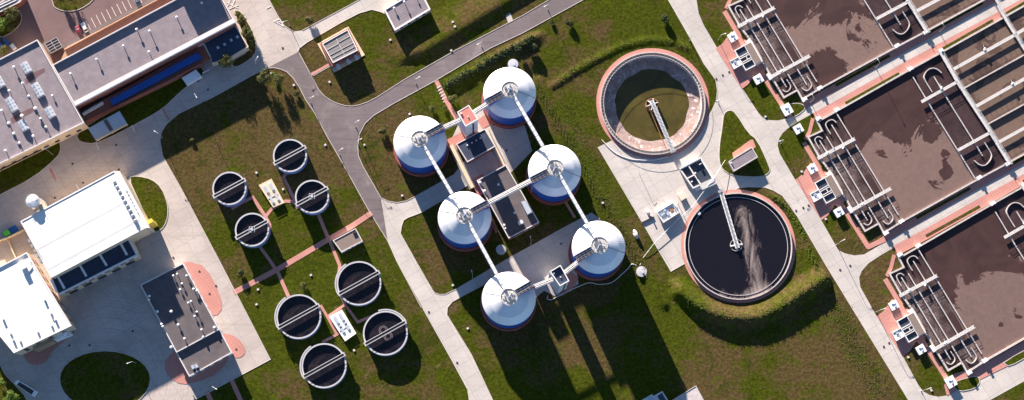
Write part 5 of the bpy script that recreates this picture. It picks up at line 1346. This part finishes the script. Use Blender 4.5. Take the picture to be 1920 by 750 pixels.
for o, px, s, lb in ((tc, (848, 187), 1.35, 'round pale shrub right of the brick steps path'), (tc, (809, 204), .95, 'small pale shrub left of the steps path'), (tc, (833, 202), .7, 'tiny shrub on the left side of the steps path'), (tc, (717, 245), 1.1, 'pale shrub on the lawn left of the upper left digester'), (td, (1246, 38), 1.4, 'dark clumpy shrub near the top of the main concrete road'),
                     (td, (1067, 42), 1.2, 'dark clumpy shrub on the lawn below the main asphalt road'), (tc, (582, 38), 1.2, 'low shrub on the top lawn near the concrete road'), (td, (1035, 40), .7, 'small shrub at the kerb of the main asphalt road'), (td, (450, 513), 1.1, 'dark round shrub on the lawn left of the pink path'), (tc, (568, 535), 1.0, 'pale weedy shrub between the tank groups'), (td, (555, 175), .9, 'small bush on the lawn near the asphalt curve'),
                     (td, (1325, 312), .7, 'small dark bush near the splitter box') if False else (td, (985, 80), 1.6, 'dark hedge clump below the main asphalt road'), (td, (997, 88), 1.5, 'right hand dark hedge clump below the main asphalt road'), (td, (972, 92), 1.2, 'left hand dark hedge clump above the topmost digester'), (td, (1020, 590), .6, 'small dark shrub in the digester shadow'), (tc, (360, 262), .6, 'small dry shrub on the shaded edge of the big lawn')):
    plant(o, px, s, lb)

# ------------------------------------------------------------------ creeping ground cover on the banks
def cover(name, line, half, n, leaf, size=(.18, .42)):
    rnd = random.Random(len(line)*7+n); P = GG(line); cb = MB()
    Ls = [(b-a).length for a, b in zip(P[:-1], P[1:])]; T = sum(Ls)
    while n > 0:
        t_ = rnd.uniform(0, T); i = 0
        while t_ > Ls[i] and i < len(Ls)-1: t_ -= Ls[i]; i += 1
        d = (P[i+1]-P[i]).normalized(); nrm = Vector((-d.y, d.x)); off = rnd.gauss(0, .5)
        if abs(off) > 1.25: continue
        c = P[i]+d*t_+nrm*off*m(half)
        if mnoise.noise(Vector((c.x*.35, c.y*.35, 3))) < -.28: continue
        n -= 1; s_ = rnd.uniform(*size); z_ = gz(c.x, c.y)+rnd.uniform(.02, .16)
        nn_ = Vector((rnd.gauss(0, .55), rnd.gauss(0, .55), 1)).normalized(); t1_ = nn_.orthogonal().normalized(); q = nn_.cross(t1_)
        a = rnd.uniform(0, 6.28); t1_, q = t1_*math.cos(a)+q*math.sin(a), q*math.cos(a)-t1_*math.sin(a)
        p = Vector((c.x, c.y, z_)); cb.add([p-t1_*s_, p+q*s_*.6, p+t1_*s_, p-q*s_*.6], [(0, 1, 2, 3)])
    o = cb.build(name, leaf); o['kind'] = 'stuff'; return o
cover('ground_cover', [(1000, 160), (1025, 195), (1060, 258), (1100, 330), (1140, 400), (1175, 460), (1200, 520)], 15, 5500, m_cov, (.08, .20))
cover('ground_cover', [(832, 163), (900, 124), (960, 93), (1002, 72)], 9, 3500, m_leaf3)
cover('ground_cover', [(1285, 560), (1332, 585), (1394, 597), (1446, 583), (1500, 550), (1550, 518)], 12, 2600, m_cov, (.10, .26))
cover('ground_cover', [(1045, 153), (1085, 126), (1125, 104), (1168, 84), (1215, 73), (1262, 77), (1298, 92)], 7, 2600, m_cov_sunlit, (.08, .20))  # leaf strip added, its bright green paints the sun on the facing slope
cover('ground_cover', [(1450, 366), (1479, 394), (1502, 432), (1519, 478), (1533, 512)], 6, 2200, m_cov_sunlit, (.10, .24))  # same sunlit leaf tone, added to brighten the crest
cover('ground_cover', [(1555, 560), (1590, 625), (1630, 700), (1660, 745)], 26, 2600, m_cov, (.10, .24))
cover('ground_cover', [(1062, 190), (1085, 250), (1118, 320), (1150, 380), (1185, 450), (1215, 520)], 18, 2600, m_cov, (.08, .20))
